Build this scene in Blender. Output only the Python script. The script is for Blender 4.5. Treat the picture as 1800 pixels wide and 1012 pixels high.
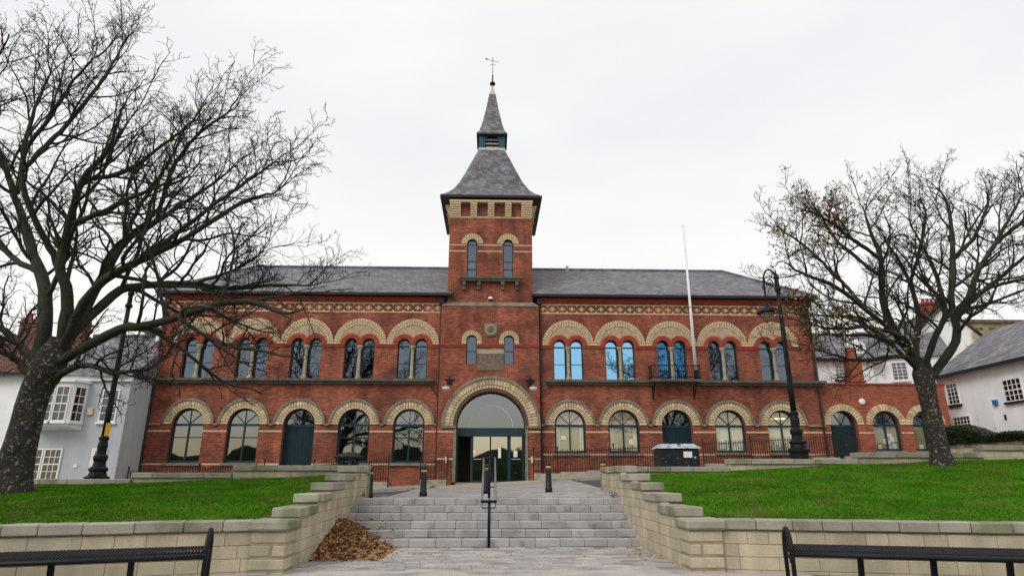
import bpy, bmesh, math, random
import numpy as np
from mathutils import Vector, Matrix
R = math.radians
scene = bpy.context.scene
for o in list(bpy.data.objects): bpy.data.objects.remove(o)
COL = scene.collection

# ------------------------------------------------------------------ camera
cam = bpy.data.cameras.new('camera'); camo = bpy.data.objects.new('camera', cam); COL.objects.link(camo)
cam.sensor_width = 36.0; cam.lens = 36.0 * 1090 / 1800; cam.clip_end = 2000
camo.location = (0, 0, 1.5)
camo.rotation_euler = (R(90 + 17.0), 0, R(-1.91))
scene.camera = camo

# ------------------------------------------------------------------ sky, sun, exposure
SUN_EL, SUN_AZ = 42.0, 222.0          # behind the camera, a little to the left
w = bpy.data.worlds.new('World'); scene.world = w; w.use_nodes = True
nt = w.node_tree; nt.nodes.clear()
sky = nt.nodes.new('ShaderNodeTexSky'); sky.sky_type = 'NISHITA'; sky.sun_disc = False
sky.sun_elevation = R(SUN_EL); sky.sun_rotation = R(SUN_AZ)
sk = nt.nodes.new('ShaderNodeVectorMath'); sk.operation = 'SCALE'; sk.inputs['Scale'].default_value = 0.09
nt.links.new(sky.outputs[0], sk.inputs[0])
tc = nt.nodes.new('ShaderNodeTexCoord')
mp = nt.nodes.new('ShaderNodeMapping'); mp.inputs['Scale'].default_value = (1.2, 1.2, 3.5)
nt.links.new(tc.outputs['Generated'], mp.inputs[0])
nz = nt.nodes.new('ShaderNodeTexNoise'); nz.inputs['Scale'].default_value = 1.4; nz.inputs['Detail'].default_value = 5
nt.links.new(mp.outputs[0], nz.inputs['Vector'])
cr = nt.nodes.new('ShaderNodeValToRGB')
cr.color_ramp.elements[0].position = 0.36; cr.color_ramp.elements[0].color = (0.88, 0.89, 0.915, 1)
cr.color_ramp.elements[1].position = 0.66; cr.color_ramp.elements[1].color = (1.0, 0.985, 0.975, 1)
nt.links.new(nz.outputs['Fac'], cr.inputs[0])
sx = nt.nodes.new('ShaderNodeSeparateXYZ'); nt.links.new(tc.outputs['Generated'], sx.inputs[0])
hr = nt.nodes.new('ShaderNodeMapRange'); hr.inputs['From Min'].default_value = 0.02; hr.inputs['From Max'].default_value = 0.5
hr.inputs['To Min'].default_value = 1.0; hr.inputs['To Max'].default_value = 0.0
nt.links.new(sx.outputs['Z'], hr.inputs['Value'])
mxw = nt.nodes.new('ShaderNodeMixRGB'); mxw.inputs[2].default_value = (1.08, 1.04, 0.98, 1)
nt.links.new(hr.outputs[0], mxw.inputs[0]); nt.links.new(cr.outputs[0], mxw.inputs[1])
hz = nt.nodes.new('ShaderNodeMapRange'); hz.inputs['From Min'].default_value = 0.03; hz.inputs['From Max'].default_value = 0.10   # late warm light low on the horizon, all round
hz.inputs['To Min'].default_value = 1.0; hz.inputs['To Max'].default_value = 0.0; nt.links.new(sx.outputs['Z'], hz.inputs['Value'])
mxh = nt.nodes.new('ShaderNodeMixRGB'); mxh.inputs[2].default_value = (1.0, 0.84, 0.52, 1)
nt.links.new(hz.outputs[0], mxh.inputs[0]); nt.links.new(mxw.outputs[0], mxh.inputs[1])
mx = nt.nodes.new('ShaderNodeMixRGB'); mx.inputs[0].default_value = 0.90      # thick cloud cover over the blue
nt.links.new(sk.outputs[0], mx.inputs[1]); nt.links.new(mxh.outputs[0], mx.inputs[2])
bg = nt.nodes.new('ShaderNodeBackground'); bg.inputs['Strength'].default_value = 1.07
nt.links.new(mx.outputs[0], bg.inputs['Color'])
out = nt.nodes.new('ShaderNodeOutputWorld'); nt.links.new(bg.outputs[0], out.inputs['Surface'])
sl = bpy.data.lights.new('sun', 'SUN'); sl.energy = 1.5; sl.angle = R(25); sl.color = (1, 0.955, 0.9)
so = bpy.data.objects.new('sun', sl); COL.objects.link(so)
az = R(SUN_AZ); d = Vector((math.sin(az) * math.cos(R(SUN_EL)), math.cos(az) * math.cos(R(SUN_EL)), math.sin(R(SUN_EL))))
so.rotation_euler = d.to_track_quat('Z', 'Y').to_euler(); so.location = d * 60
vs = scene.view_settings; vs.view_transform = 'Standard'; vs.look = 'None'; vs.gamma = 1.0; vs.exposure = 0.0
vs.use_curve_mapping = False
scene.render.engine = 'CYCLES'

# ------------------------------------------------------------------ materials
def base_nodes(name):
    m = bpy.data.materials.new(name); m.use_nodes = True
    nt = m.node_tree; b = nt.nodes['Principled BSDF']
    return m, nt, b
def N(nt, t, **kw):
    n = nt.nodes.new(t)
    for k, v in kw.items():
        if k in n.inputs: n.inputs[k].default_value = v
        else: setattr(n, k, v)
    return n
def scaled(nt, colsock, facsock):
    v = N(nt, 'ShaderNodeVectorMath', operation='SCALE'); nt.links.new(colsock, v.inputs[0]); nt.links.new(facsock, v.inputs['Scale'])
    return v.outputs[0]
def noise_fac(nt, pos, scale, lo, hi, detail=5, a=.3, b=.7):
    n = N(nt, 'ShaderNodeTexNoise', Scale=scale, Detail=detail); nt.links.new(pos, n.inputs['Vector'])
    r = N(nt, 'ShaderNodeMapRange'); r.inputs['From Min'].default_value = a; r.inputs['From Max'].default_value = b
    r.inputs['To Min'].default_value = lo; r.inputs['To Max'].default_value = hi
    nt.links.new(n.outputs['Fac'], r.inputs['Value'])
    return r.outputs[0]
def mat(name, col, rough=.75, var=.2, vs=2.0, rnd=0., bump=0., bs=60., spec=.3, metal=0., fine=.0, stain=None, stain_s=1.2, stain_a=.52, col2=None, streak=0.):
    m, nt, b = base_nodes(name)
    pos = N(nt, 'ShaderNodeNewGeometry').outputs['Position']
    rgb = N(nt, 'ShaderNodeRGB'); rgb.outputs[0].default_value = (*col, 1); c = rgb.outputs[0]
    if col2:
        oi2 = N(nt, 'ShaderNodeObjectInfo'); mc = N(nt, 'ShaderNodeMath', operation='MULTIPLY'); mc.inputs[1].default_value = 7.31
        fr2 = N(nt, 'ShaderNodeMath', operation='FRACT'); nt.links.new(oi2.outputs['Random'], mc.inputs[0]); nt.links.new(mc.outputs[0], fr2.inputs[0])
        m2 = N(nt, 'ShaderNodeMixRGB'); m2.inputs[2].default_value = (*col2, 1)
        nt.links.new(fr2.outputs[0], m2.inputs[0]); nt.links.new(c, m2.inputs[1]); c = m2.outputs[0]
    if stain:
        f = noise_fac(nt, pos, stain_s, 0, 1, 8, stain_a, stain_a + .12)
        mixn = N(nt, 'ShaderNodeMixRGB'); mixn.inputs[2].default_value = (*stain, 1)
        nt.links.new(f, mixn.inputs[0]); nt.links.new(c, mixn.inputs[1]); c = mixn.outputs[0]
    if var: c = scaled(nt, c, noise_fac(nt, pos, vs, 1 - var, 1 + var))
    if streak:
        sm_ = N(nt, 'ShaderNodeMapping'); sm_.inputs['Scale'].default_value = (2.6, 2.6, .28); nt.links.new(pos, sm_.inputs[0])
        c = scaled(nt, c, noise_fac(nt, sm_.outputs[0], 1.0, 1 - streak, 1 + streak * .4, 6))
    if fine: c = scaled(nt, c, noise_fac(nt, pos, bs, 1 - fine, 1 + fine, 2))
    if rnd:
        oi = N(nt, 'ShaderNodeObjectInfo'); r = N(nt, 'ShaderNodeMapRange')
        r.inputs['To Min'].default_value = 1 - rnd; r.inputs['To Max'].default_value = 1 + rnd
        nt.links.new(oi.outputs['Random'], r.inputs['Value']); c = scaled(nt, c, r.outputs[0])
    nt.links.new(c, b.inputs['Base Color'])
    b.inputs['Roughness'].default_value = rough; b.inputs['Metallic'].default_value = metal
    b.inputs['Specular IOR Level'].default_value = spec
    if bump:
        n = N(nt, 'ShaderNodeTexNoise', Scale=bs, Detail=4); nt.links.new(pos, n.inputs['Vector'])
        bp = N(nt, 'ShaderNodeBump', Strength=bump, Distance=.02); nt.links.new(n.outputs['Fac'], bp.inputs['Height'])
        nt.links.new(bp.outputs[0], b.inputs['Normal'])
    return m
def brickmat(name, c1, c2, mortar, bw, bh, ms, mode='wall', var=.25, vs=.6, rough=.85, bump=.4, bias=0., soot=None, spec=.2):
    m, nt, b = base_nodes(name)
    pos = N(nt, 'ShaderNodeNewGeometry').outputs['Position']
    s = N(nt, 'ShaderNodeSeparateXYZ'); nt.links.new(pos, s.inputs[0])
    cb = N(nt, 'ShaderNodeCombineXYZ')
    if mode == 'wall':
        ad = N(nt, 'ShaderNodeMath', operation='ADD'); nt.links.new(s.outputs[0], ad.inputs[0]); nt.links.new(s.outputs[1], ad.inputs[1])
        nt.links.new(ad.outputs[0], cb.inputs[0]); nt.links.new(s.outputs[2], cb.inputs[1])
    else:
        nt.links.new(s.outputs[0], cb.inputs[0]); nt.links.new(s.outputs[1], cb.inputs[1])
    t = N(nt, 'ShaderNodeTexBrick', Scale=1.0); t.inputs['Color1'].default_value = (*c1, 1); t.inputs['Color2'].default_value = (*c2, 1)
    t.inputs['Mortar'].default_value = (*mortar, 1); t.inputs['Brick Width'].default_value = bw; t.inputs['Row Height'].default_value = bh
    t.inputs['Mortar Size'].default_value = ms; t.inputs['Bias'].default_value = bias; t.inputs['Mortar Smooth'].default_value = .2
    nt.links.new(cb.outputs[0], t.inputs['Vector']); c = t.outputs['Color']
    c = scaled(nt, c, noise_fac(nt, pos, vs, 1 - var, 1 + var, 7))
    # streaky courses
    st = N(nt, 'ShaderNodeMapping'); st.inputs['Scale'].default_value = (3.5, 3.5, 14) if mode == 'wall' else (4, 4, 4)
    nt.links.new(pos, st.inputs[0]); c = scaled(nt, c, noise_fac(nt, st.outputs[0], 1.0, 1 - var * 1.1, 1 + var * 1.1, 3))
    if mode == 'wall' and soot:
        s2 = N(nt, 'ShaderNodeMapping'); s2.inputs['Scale'].default_value = (2.2, 2.2, .22); nt.links.new(pos, s2.inputs[0])
        c = scaled(nt, c, noise_fac(nt, s2.outputs[0], 1.0, .72, 1.14, 7))
    if soot:
        f = noise_fac(nt, pos, .9, 0, .7, 9, .47, .70)
        mixn = N(nt, 'ShaderNodeMixRGB'); mixn.inputs[2].default_value = (*soot, 1)
        nt.links.new(f, mixn.inputs[0]); nt.links.new(c, mixn.inputs[1]); c = mixn.outputs[0]
    nt.links.new(c, b.inputs['Base Color']); b.inputs['Roughness'].default_value = rough; b.inputs['Specular IOR Level'].default_value = spec
    if bump:
        bp = N(nt, 'ShaderNodeBump', Strength=bump, Distance=.008, invert=True); nt.links.new(t.outputs['Fac'], bp.inputs['Height'])
        nt.links.new(bp.outputs[0], b.inputs['Normal'])
    return m
def glass(name, tint, refl, gcol=(1, 1, 1), rough=.02):
    m = bpy.data.materials.new(name); m.use_nodes = True; nt = m.node_tree; nt.nodes.clear()
    o = N(nt, 'ShaderNodeOutputMaterial'); tr = N(nt, 'ShaderNodeBsdfTransparent'); gl = N(nt, 'ShaderNodeBsdfGlossy')
    tr.inputs[0].default_value = (*tint, 1); gl.inputs['Color'].default_value = (*gcol, 1); gl.inputs['Roughness'].default_value = rough
    pos = N(nt, 'ShaderNodeNewGeometry').outputs['Position']
    n = N(nt, 'ShaderNodeTexNoise', Scale=1.3, Detail=1); nt.links.new(pos, n.inputs['Vector'])
    bp = N(nt, 'ShaderNodeBump', Strength=.12, Distance=.03); nt.links.new(n.outputs['Fac'], bp.inputs['Height'])
    nt.links.new(bp.outputs[0], gl.inputs['Normal'])
    mx = N(nt, 'ShaderNodeMixShader'); mx.inputs[0].default_value = refl
    nt.links.new(tr.outputs[0], mx.inputs[1]); nt.links.new(gl.outputs[0], mx.inputs[2]); nt.links.new(mx.outputs[0], o.inputs[0])
    return m
def emit(name, col, s):
    m = bpy.data.materials.new(name); m.use_nodes = True; nt = m.node_tree; nt.nodes.clear()
    o = N(nt, 'ShaderNodeOutputMaterial'); e = N(nt, 'ShaderNodeEmission'); e.inputs[0].default_value = (*col, 1); e.inputs[1].default_value = s
    nt.links.new(e.outputs[0], o.inputs[0]); return m

BRICK = brickmat('red_brick', (.365, .092, .049), (.195, .048, .031), (.29, .19, .14), .225, .075, .006, soot=(.075, .032, .027), var=.26)
BRICK_A = brickmat('annex_brick', (.335, .088, .049), (.215, .054, .034), (.32, .18, .12), .225, .075, .0055, var=.2)
REDM = mat('moulded_red_brick', (.33, .062, .033), var=.25, vs=6, bump=.2, bs=30)
CREAM = mat('cream_brick', (.55, .415, .245), col2=(.62, .50, .33), var=.2, vs=2, rnd=.2, fine=.12, bs=25, bump=.2)
CREAMJ = mat('cream_brick_small', (.56, .43, .265), var=.26, vs=11, fine=.1, bs=40, bump=.15)
MORTAR = mat('lime_mortar', (.10, .072, .048), var=.2, vs=5)
HOOD = mat('hood_stone', (.215, .185, .14), var=.3, vs=4, bump=.3, bs=30)
LEDGE = mat('weathered_ledge_stone', (.11, .10, .078), var=.4, vs=3, bump=.3, bs=25)
TYMP = mat('tympanum_stone', (.42, .31, .215), var=.22, vs=5, bump=.8, bs=11, fine=.15)
STONE = mat('column_stone', (.36, .31, .22), var=.25, vs=5, bump=.3)
PLAQ = mat('worn_plaque_stone', (.17, .13, .095), var=.3, vs=9, fine=.25, bs=45, bump=.5)
SLATE = brickmat('roof_slate', (.21, .20, .215), (.10, .098, .115), (.05, .05, .055), .26, .10, .007, var=.25, vs=1.0, rough=.6, bump=.5, spec=.4)
SLATET = brickmat('tower_slate', (.21, .20, .215), (.085, .085, .10), (.045, .045, .05), .26, .17, .008, var=.3, vs=1.2, rough=.6, bump=.5, spec=.4)
PANT = brickmat('pantile', (.14, .062, .042), (.085, .04, .03), (.04, .02, .015), .24, .16, .02, var=.25, vs=1.5, rough=.8, bump=.8)
LEAD = mat('lead_flashing', (.55, .53, .49), var=.15, vs=4)
BLACK = mat('black_iron', (.008, .009, .012), rough=.5, var=.2, vs=5, spec=.22)
GUT = mat('black_gutter_paint', (.016, .016, .018), rough=.5, var=.2)
PIPE = mat('downpipe_paint', (.028, .022, .022), rough=.5, var=.25)
RAIL = mat('railing_iron', (.022, .014, .014), rough=.55, var=.3)
TEAL = mat('teal_paint', (.005, .034, .044), rough=.45, var=.15, vs=3, spec=.4)
TEALD = mat('dark_teal_door_paint', (.003, .022, .031), rough=.5, var=.2, vs=3)
WHITE = mat('white_paint', (.80, .80, .79), rough=.5, var=.05)
FLAGW = mat('flagpole_white', (.78, .77, .75), rough=.4, var=.08)
RGREY = mat('grey_render', (.47, .49, .52), rough=.85, streak=.09, var=.06, vs=1.5, bump=.15, bs=50)
RWHITE = mat('white_render', (.86, .87, .87), rough=.85, streak=.08, var=.06, vs=1.5, bump=.2, bs=40)
RPATCH = mat('patched_white_render', (.80, .80, .78), rough=.85, var=.07, vs=1.2, bump=.3, bs=20, stain=(.40, .33, .22), stain_s=.8, stain_a=.53)
RWORN = mat('worn_white_render', (.88, .88, .88), rough=.85, streak=.08, var=.05, vs=1.2, bump=.3, bs=25, stain=(.40, .35, .28), stain_s=1.0, stain_a=.645)
OLDST = mat('old_yellow_stone', (.30, .24, .12), var=.4, vs=1.2, bump=.5, bs=8)
BLOCK = mat('sandstone_block', (.495, .435, .31), var=.10, vs=1.6, rnd=.10, streak=.24, fine=.10, bs=45, bump=.25, stain=(.40, .365, .26), stain_s=1.1, stain_a=.53)
JOINT = mat('block_joint', (.29, .245, .165), var=.2, vs=6)
COPE = mat('coping_stone', (.335, .315, .255), var=.16, vs=2.2, rnd=.13, fine=.16, bs=60, bump=.3, stain=(.20, .205, .125), stain_s=1.3, stain_a=.53)
STEP = mat('granite_step', (.375, .365, .36), var=.12, vs=2.5, rnd=.13, fine=.22, bs=70, bump=.2, stain=(.27, .26, .25), stain_s=2.2, stain_a=.55)
PAVE = mat('paving_slab', (.43, .37, .325), col2=(.31, .315, .325), var=.14, vs=2, rnd=.2, fine=.14, bs=60, bump=.2, stain=(.27, .25, .23), stain_s=1.4, stain_a=.52)
PAVEJ = mat('paving_sand_joint', (.15, .14, .12), var=.3, vs=6)
SETT = brickmat('granite_setts', (.43, .41, .385), (.32, .305, .29), (.2, .18, .165), .2, .11, .01, mode='floor', var=.15, vs=1)
TACT = mat('buff_tactile_paving', (.44, .37, .25), var=.12, vs=3)
ASPH = mat('asphalt', (.075, .078, .088), rough=.9, var=.2, vs=1.5, fine=.3, bs=90)
FOOT = mat('footway_concrete', (.32, .29, .25), var=.2, vs=1.5, fine=.15, bs=50)
LINE = mat('road_line_white', (.62, .62, .60), var=.2, vs=6)
SOIL = mat('lawn_turf', (.045, .125, .006), rough=.95, spec=.05, var=.4, vs=1.6, fine=.55, bs=38, bump=.9, stain=(.10, .085, .03), stain_s=.9, stain_a=.5)
GRASS = mat('grass_blades', (.056, .182, .005), rough=.8, spec=.06, var=.38, vs=1.1, fine=.55, bs=22, stain=(.125, .165, .022), stain_s=.8, stain_a=.54)
GROUND = mat('far_ground', (.20, .19, .17), var=.2, vs=.5)
BARK = mat('sycamore_bark', (.042, .038, .030), rough=.9, var=.35, vs=3, fine=.35, bs=24, bump=.9, stain=(.030, .036, .020), stain_s=1.5, stain_a=.48)
BARKT = mat('mottled_trunk_bark', (.036, .031, .027), rough=.95, var=.35, vs=5, fine=.4, bs=28, bump=1.0, stain=(.24, .225, .19), stain_s=13.0, stain_a=.565)
TWIG = mat('twig_bark', (.020, .017, .014), rough=.95, var=.35, vs=2, spec=.1)
LEAFY = mat('yellow_leaf', (.26, .17, .05), rough=.7, var=.45, vs=4)
LEAFD = mat('dead_leaf', (.30, .165, .075), rough=.7, var=.6, vs=19, fine=.5, bs=41)
LITTER = mat('leaf_litter', (.11, .055, .027), rough=.9, var=.4, vs=14, bump=.8, bs=30)
HEDGE = mat('hedge_leaf', (.016, .030, .010), rough=.7, var=.5, vs=3, fine=.4, bs=20)
CURT = mat('cream_blind', (.80, .70, .53), var=.06, vs=2, streak=.08)
BOARD = mat('beige_board', (.44, .34, .21), var=.1, vs=2)
PEACH = mat('peach_wall', (.88, .58, .44), var=.05)
OCHRE = mat('lit_ceiling_ochre', (.66, .52, .20), var=.15, vs=3)  # yellow glow of the lit ceiling put into the panel colour
PAPER = mat('notice_paper', (.80, .80, .77), var=.04)
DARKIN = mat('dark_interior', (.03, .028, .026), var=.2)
LOBBY = mat('lobby_wall', (.16, .14, .10), var=.1)
FROST = mat('frosted_lid', (.42, .45, .50), rough=.4, var=.25, vs=9, stain=(.03, .03, .04), stain_s=6, stain_a=.55)
BOXB = mat('black_plastic', (.012, .013, .018), rough=.35, var=.2, stain=(.28, .30, .34), stain_s=9, stain_a=.63)
BOLL = mat('bollard_navy', (.012, .014, .022), rough=.4, var=.2)
YELL = mat('yellow_band', (.62, .33, .02), rough=.4, var=.1)
GALV = mat('galvanised_rail', (.17, .18, .20), rough=.4, var=.12, metal=.3)
BLUEB = mat('blue_alarm', (.02, .16, .38), rough=.4, var=.05)
CREAMB = mat('cream_plastic', (.66, .58, .38), rough=.4, var=.05)
GL_DARK = glass('window_glass_dark', (.26, .29, .30), .24, (.92, .93, .92))
GL_UP = glass('window_glass_grey', (.30, .33, .36), .17, (.66, .78, .95))
GL_BLUE = glass('blue_sky_reflection_glass', (.05, .1, .16), .93, (.27, .56, .82))  # reflected blue sky painted into the gloss colour of these panes
GL_BLUED = glass('deep_blue_sky_reflection_glass', (.05, .08, .12), .55, (.10, .30, .58))  # deeper version of the same painted sky reflection
GL_CLEAR = glass('clear_glass', (.92, .95, .93), .10)
GL_DOOR = glass('door_glass', (.30, .36, .33), .50, (.90, .88, .80))
GL_HOUSE = glass('house_glass', (.30, .32, .34), .12, (.9, .95, 1))
LANT = mat('lantern_teal', (.018, .095, .12), rough=.5, var=.2)
LOUV = mat('louvre_slate', (.30, .28, .30), var=.2, vs=5)
CHIM = mat('old_chimney_brick', (.15, .065, .048), var=.3, vs=6, fine=.3, bs=30)
GL_FAN = glass('fanlight_glass', (.30, .33, .33), .25, (.80, .86, .88))
STRIP = emit('strip_light', (1.0, .86, .5), 2.2)

# ------------------------------------------------------------------ mesh helpers
WM = {}
def link(o, parent=None, local=False):
    COL.objects.link(o)
    if parent is not None:
        o.parent = parent
        if not local: o.matrix_parent_inverse = WM.get(parent.name, Matrix()).inverted()
    WM[o.name] = Matrix()
    return o
def thing(name, label, cat, loc=(0, 0, 0), group=None, rz=0.):
    o = bpy.data.objects.new(name, None); COL.objects.link(o); o.empty_display_size = .2
    o.location = loc; o.rotation_euler = (0, 0, rz)
    o['label'] = label; o['category'] = cat
    if group: o['group'] = group
    WM[o.name] = Matrix.Translation(loc) @ Matrix.Rotation(rz, 4, 'Z')
    return o
def tag(o, label, cat, group=None):
    o['label'] = label; o['category'] = cat
    if group: o['group'] = group
    return o
class MB:
    def __init__(s): s.v = []; s.f = []
    def add(s, vs, fs):
        b = len(s.v); s.v += [tuple(p) for p in vs]; s.f += [tuple(b + i for i in f) for f in fs]; return s
    def box(s, x0, x1, y0, y1, z0, z1):
        return s.add([(x0,y0,z0),(x1,y0,z0),(x1,y1,z0),(x0,y1,z0),(x0,y0,z1),(x1,y0,z1),(x1,y1,z1),(x0,y1,z1)],
                     [(0,3,2,1),(4,5,6,7),(0,1,5,4),(1,2,6,5),(2,3,7,6),(3,0,4,7)])
    def bar(s, a, b, t, t2=None):
        a = Vector(a); b = Vector(b); d = (b - a).normalized(); t2 = t2 or t
        u = d.cross(Vector((0, 1, 0))) if abs(d.y) < .9 else d.cross(Vector((1, 0, 0)))
        u.normalize(); v = d.cross(u); u *= t / 2; v *= t2 / 2
        return s.add([a-u-v,a+u-v,a+u+v,a-u+v,b-u-v,b+u-v,b+u+v,b-u+v],[(0,3,2,1),(4,5,6,7),(0,1,5,4),(1,2,6,5),(2,3,7,6),(3,0,4,7)])
    def tube(s, pts, rad, n=8, cap=True):
        pts = [Vector(p) for p in pts]; k = len(pts)
        if not hasattr(rad, '__len__'): rad = [rad] * k
        ref = None; b = len(s.v)
        for i, p in enumerate(pts):
            t = (pts[min(i+1,k-1)] - pts[max(i-1,0)]).normalized()
            if ref is None: ref = t.orthogonal().normalized()
            ref = (ref - t * ref.dot(t)).normalized(); q = t.cross(ref)
            for j in range(n):
                a = 2 * math.pi * j / n; s.v.append(tuple(p + (ref * math.cos(a) + q * math.sin(a)) * rad[i]))
        for i in range(k - 1):
            for j in range(n):
                j2 = (j + 1) % n; s.f.append((b+i*n+j, b+i*n+j2, b+(i+1)*n+j2, b+(i+1)*n+j))
        if cap: s.f.append(tuple(b + j for j in range(n))[::-1]); s.f.append(tuple(b + (k-1)*n + j for j in range(n)))
        return s
    def lathe(s, prof, c=(0, 0, 0), n=16, sq=False):
        b = len(s.v); k = len(prof)
        for r, z in prof:
            for j in range(n):
                a = 2 * math.pi * (j + .5) / n
                s.v.append((c[0] + r * math.cos(a), c[1] + r * math.sin(a), c[2] + z))
        for i in range(k - 1):
            for j in range(n):
                j2 = (j + 1) % n; s.f.append((b+i*n+j, b+i*n+j2, b+(i+1)*n+j2, b+(i+1)*n+j))
        s.f.append(tuple(b + j for j in range(n))[::-1]); s.f.append(tuple(b + (k-1)*n + j for j in range(n)))
        return s
    def mesh(s, name, m, smooth=False):
        me = bpy.data.meshes.new(name); me.from_pydata(s.v, [], s.f)
        if m: me.materials.append(m)
        if smooth: me.polygons.foreach_set('use_smooth', [True] * len(me.polygons))
        me.update(); return me
    def build(s, name, m, parent=None, smooth=False, local=False):
        return link(bpy.data.objects.new(name, s.mesh(name, m, smooth)), parent, local)
def box(name, x0, x1, y0, y1, z0, z1, m, parent=None): return MB().box(x0, x1, y0, y1, z0, z1).build(name, m, parent)
def inst(name, me, parent, loc, rot=(0, 0, 0)):
    o = bpy.data.objects.new(name, me); link(o, parent); o.location = loc; o.rotation_euler = rot; return o
_bev = {}
def bevbox(l, d, h, m, bv=.012):
    k = (round(l, 2), round(d, 2), round(h, 3), m.name, bv)
    if k not in _bev:
        bm = bmesh.new(); bmesh.ops.create_cube(bm, size=1)
        for v in bm.verts: v.co = (v.co.x * l, v.co.y * d, v.co.z * h)
        bmesh.ops.bevel(bm, geom=list(bm.edges), offset=bv, segments=1, affect='EDGES')
        me = bpy.data.meshes.new('block'); bm.to_mesh(me); bm.free(); me.materials.append(m); _bev[k] = me
    return _bev[k]
def plate_mesh(name, outer, holes, y, th, m):
    bm = bmesh.new()
    for loop in [outer] + list(holes):
        vv = [bm.verts.new((p[0], y, p[1])) for p in loop]
        for i in range(len(vv)): bm.edges.new((vv[i], vv[(i + 1) % len(vv)]))
    bmesh.ops.triangle_fill(bm, use_beauty=True, use_dissolve=False, edges=list(bm.edges), normal=(0, -1, 0))
    g = bmesh.ops.extrude_face_region(bm, geom=list(bm.faces))
    bmesh.ops.translate(bm, verts=[e for e in g['geom'] if isinstance(e, bmesh.types.BMVert)], vec=(0, th, 0))
    bmesh.ops.recalc_face_normals(bm, faces=list(bm.faces))
    me = bpy.data.meshes.new(name); bm.to_mesh(me); bm.free(); me.materials.append(m); return me
def plate(name, outer, holes, y, th, m, parent=None):
    return link(bpy.data.objects.new(name, plate_mesh(name, outer, holes, y, th, m)), parent)
def arc(cx, cz, r, a0, a1, n): return [(cx + r * math.cos(a0 + (a1 - a0) * i / n), cz + r * math.sin(a0 + (a1 - a0) * i / n)) for i in range(n + 1)]
def archp(cx, hw, zb, zs, n=16): return [(cx - hw, zb), (cx + hw, zb)] + arc(cx, zs, hw, 0, math.pi, n)
def ringp(cx, cz, r0, r1, n=22): return arc(cx, cz, r1, 0, math.pi, n) + arc(cx, cz, r0, math.pi, 0, n)
def rect(x0, x1, z0, z1): return [(x0, z0), (x1, z0), (x1, z1), (x0, z1)]
def wedge(mb, cx, cz, y0, y1, r0, r1, a0, a1):
    p = [(r0, a0), (r1, a0), (r1, a1), (r0, a1)]
    vs = [(cx + r * math.cos(a), y, cz + r * math.sin(a)) for y in (y0, y1) for r, a in p]
    return mb.add(vs, [(0,1,2,3),(7,6,5,4),(0,4,5,1),(1,5,6,2),(2,6,7,3),(3,7,4,0)])
def vring(mb, cx, cz, y0, y1, r0, r1, n, gap=.026, a0=0, a1=math.pi):
    st = (a1 - a0) / n; g = gap / ((r0 + r1) / 2)
    for i in range(n): wedge(mb, cx, cz, y0, y1, r0, r1, a0 + i * st + g / 2, a0 + (i + 1) * st - g / 2)
    return mb
_vm = {}
def voussoirs(parent, cx, cz, y0, th, r0, r1, n, m=CREAM, gap=.026):
    k = (r0, r1, n, th)
    st = math.pi / n
    if k not in _vm: _vm[k] = wedge(MB(), 0, 0, 0, th, r0, r1, -st / 2 + gap / (r0 + r1), st / 2 - gap / (r0 + r1)).mesh('voussoir', m)
    for i in range(n): inst('voussoir', _vm[k], parent, (cx, y0, cz), (0, -(i + .5) * st, 0))
rng = random.Random(7); nrg = np.random.default_rng(11)

# ------------------------------------------------------------------ terrain
def interp(x, xs, ys): return float(np.interp(x, xs, ys))
def g(x, y):
    xc = max(-21, min(26, x))
    return .978 + max(0, y - 17.35) * .0198 + interp(y, [17.35, 20, 26, 32], [0, .034, .053, .055]) * xc
def struct(o, k='structure'): o['kind'] = k; return o
def strip(name, xs, ys, dz, m, skirt=0.):
    mb = MB(); nx, ny = len(xs), len(ys)
    mb.v = [(x, y, g(x, y) + dz) for y in ys for x in xs]
    mb.f = [(j*nx+i, j*nx+i+1, (j+1)*nx+i+1, (j+1)*nx+i) for j in range(ny-1) for i in range(nx-1)]
    per = [i for i in range(nx)] + [j*nx+nx-1 for j in range(1, ny)] + [(ny-1)*nx+i for i in range(nx-2, -1, -1)] + [j*nx for j in range(ny-2, 0, -1)]
    b = len(mb.v); mb.v += [(mb.v[k][0], mb.v[k][1], mb.v[k][2] - .12) for k in per]; n = len(per)
    mb.f += [(per[k], b + k, b + (k + 1) % n, per[(k + 1) % n]) for k in range(n)]
    return struct(mb.build(name, m))
def lin(a, b, n): return [a + (b - a) * i / n for i in range(n + 1)]
struct(MB().add([(-600,-600,-.02),(600,-600,-.02),(600,19.0,-.02),(-600,19.0,-.02)], [(0,1,2,3)]).build('ground', GROUND))
struct(MB().add([(-600,60,.05),(600,60,.05),(600,900,.05),(-600,900,.05)], [(0,1,2,3)]).build('far_ground', GROUND))
strip('terrace', lin(-80, 80, 64), [19.5, 20, 21, 22, 24, 26, 28, 30, 32, 36, 45, 61], -.01, FOOT)
strip('plaza_paving', lin(-3.52, 3.52, 14), [17.86, 18.5, 19.3, 20, 21, 22, 24, 26, 28.9], .004, SETT)
for nm, xs in (('road', lin(-60, -3.3, 30)), ('road', lin(3.6, 60, 30))):
    strip(nm, xs, [21.6, 23, 24.5, 26, 27.9], .008, ASPH)
for xs in (lin(-60, -3.5, 30), lin(3.8, 60, 30)):
    strip('road_marking', xs, [27.3, 27.4], .013, LINE)
    strip('road_marking', xs, [22.2, 22.3], .013, LINE)
strip('tactile_paving', lin(-2.3, 2.3, 6), [28.9, 30, 31.7], .012, TACT)
kb = MB()
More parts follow.
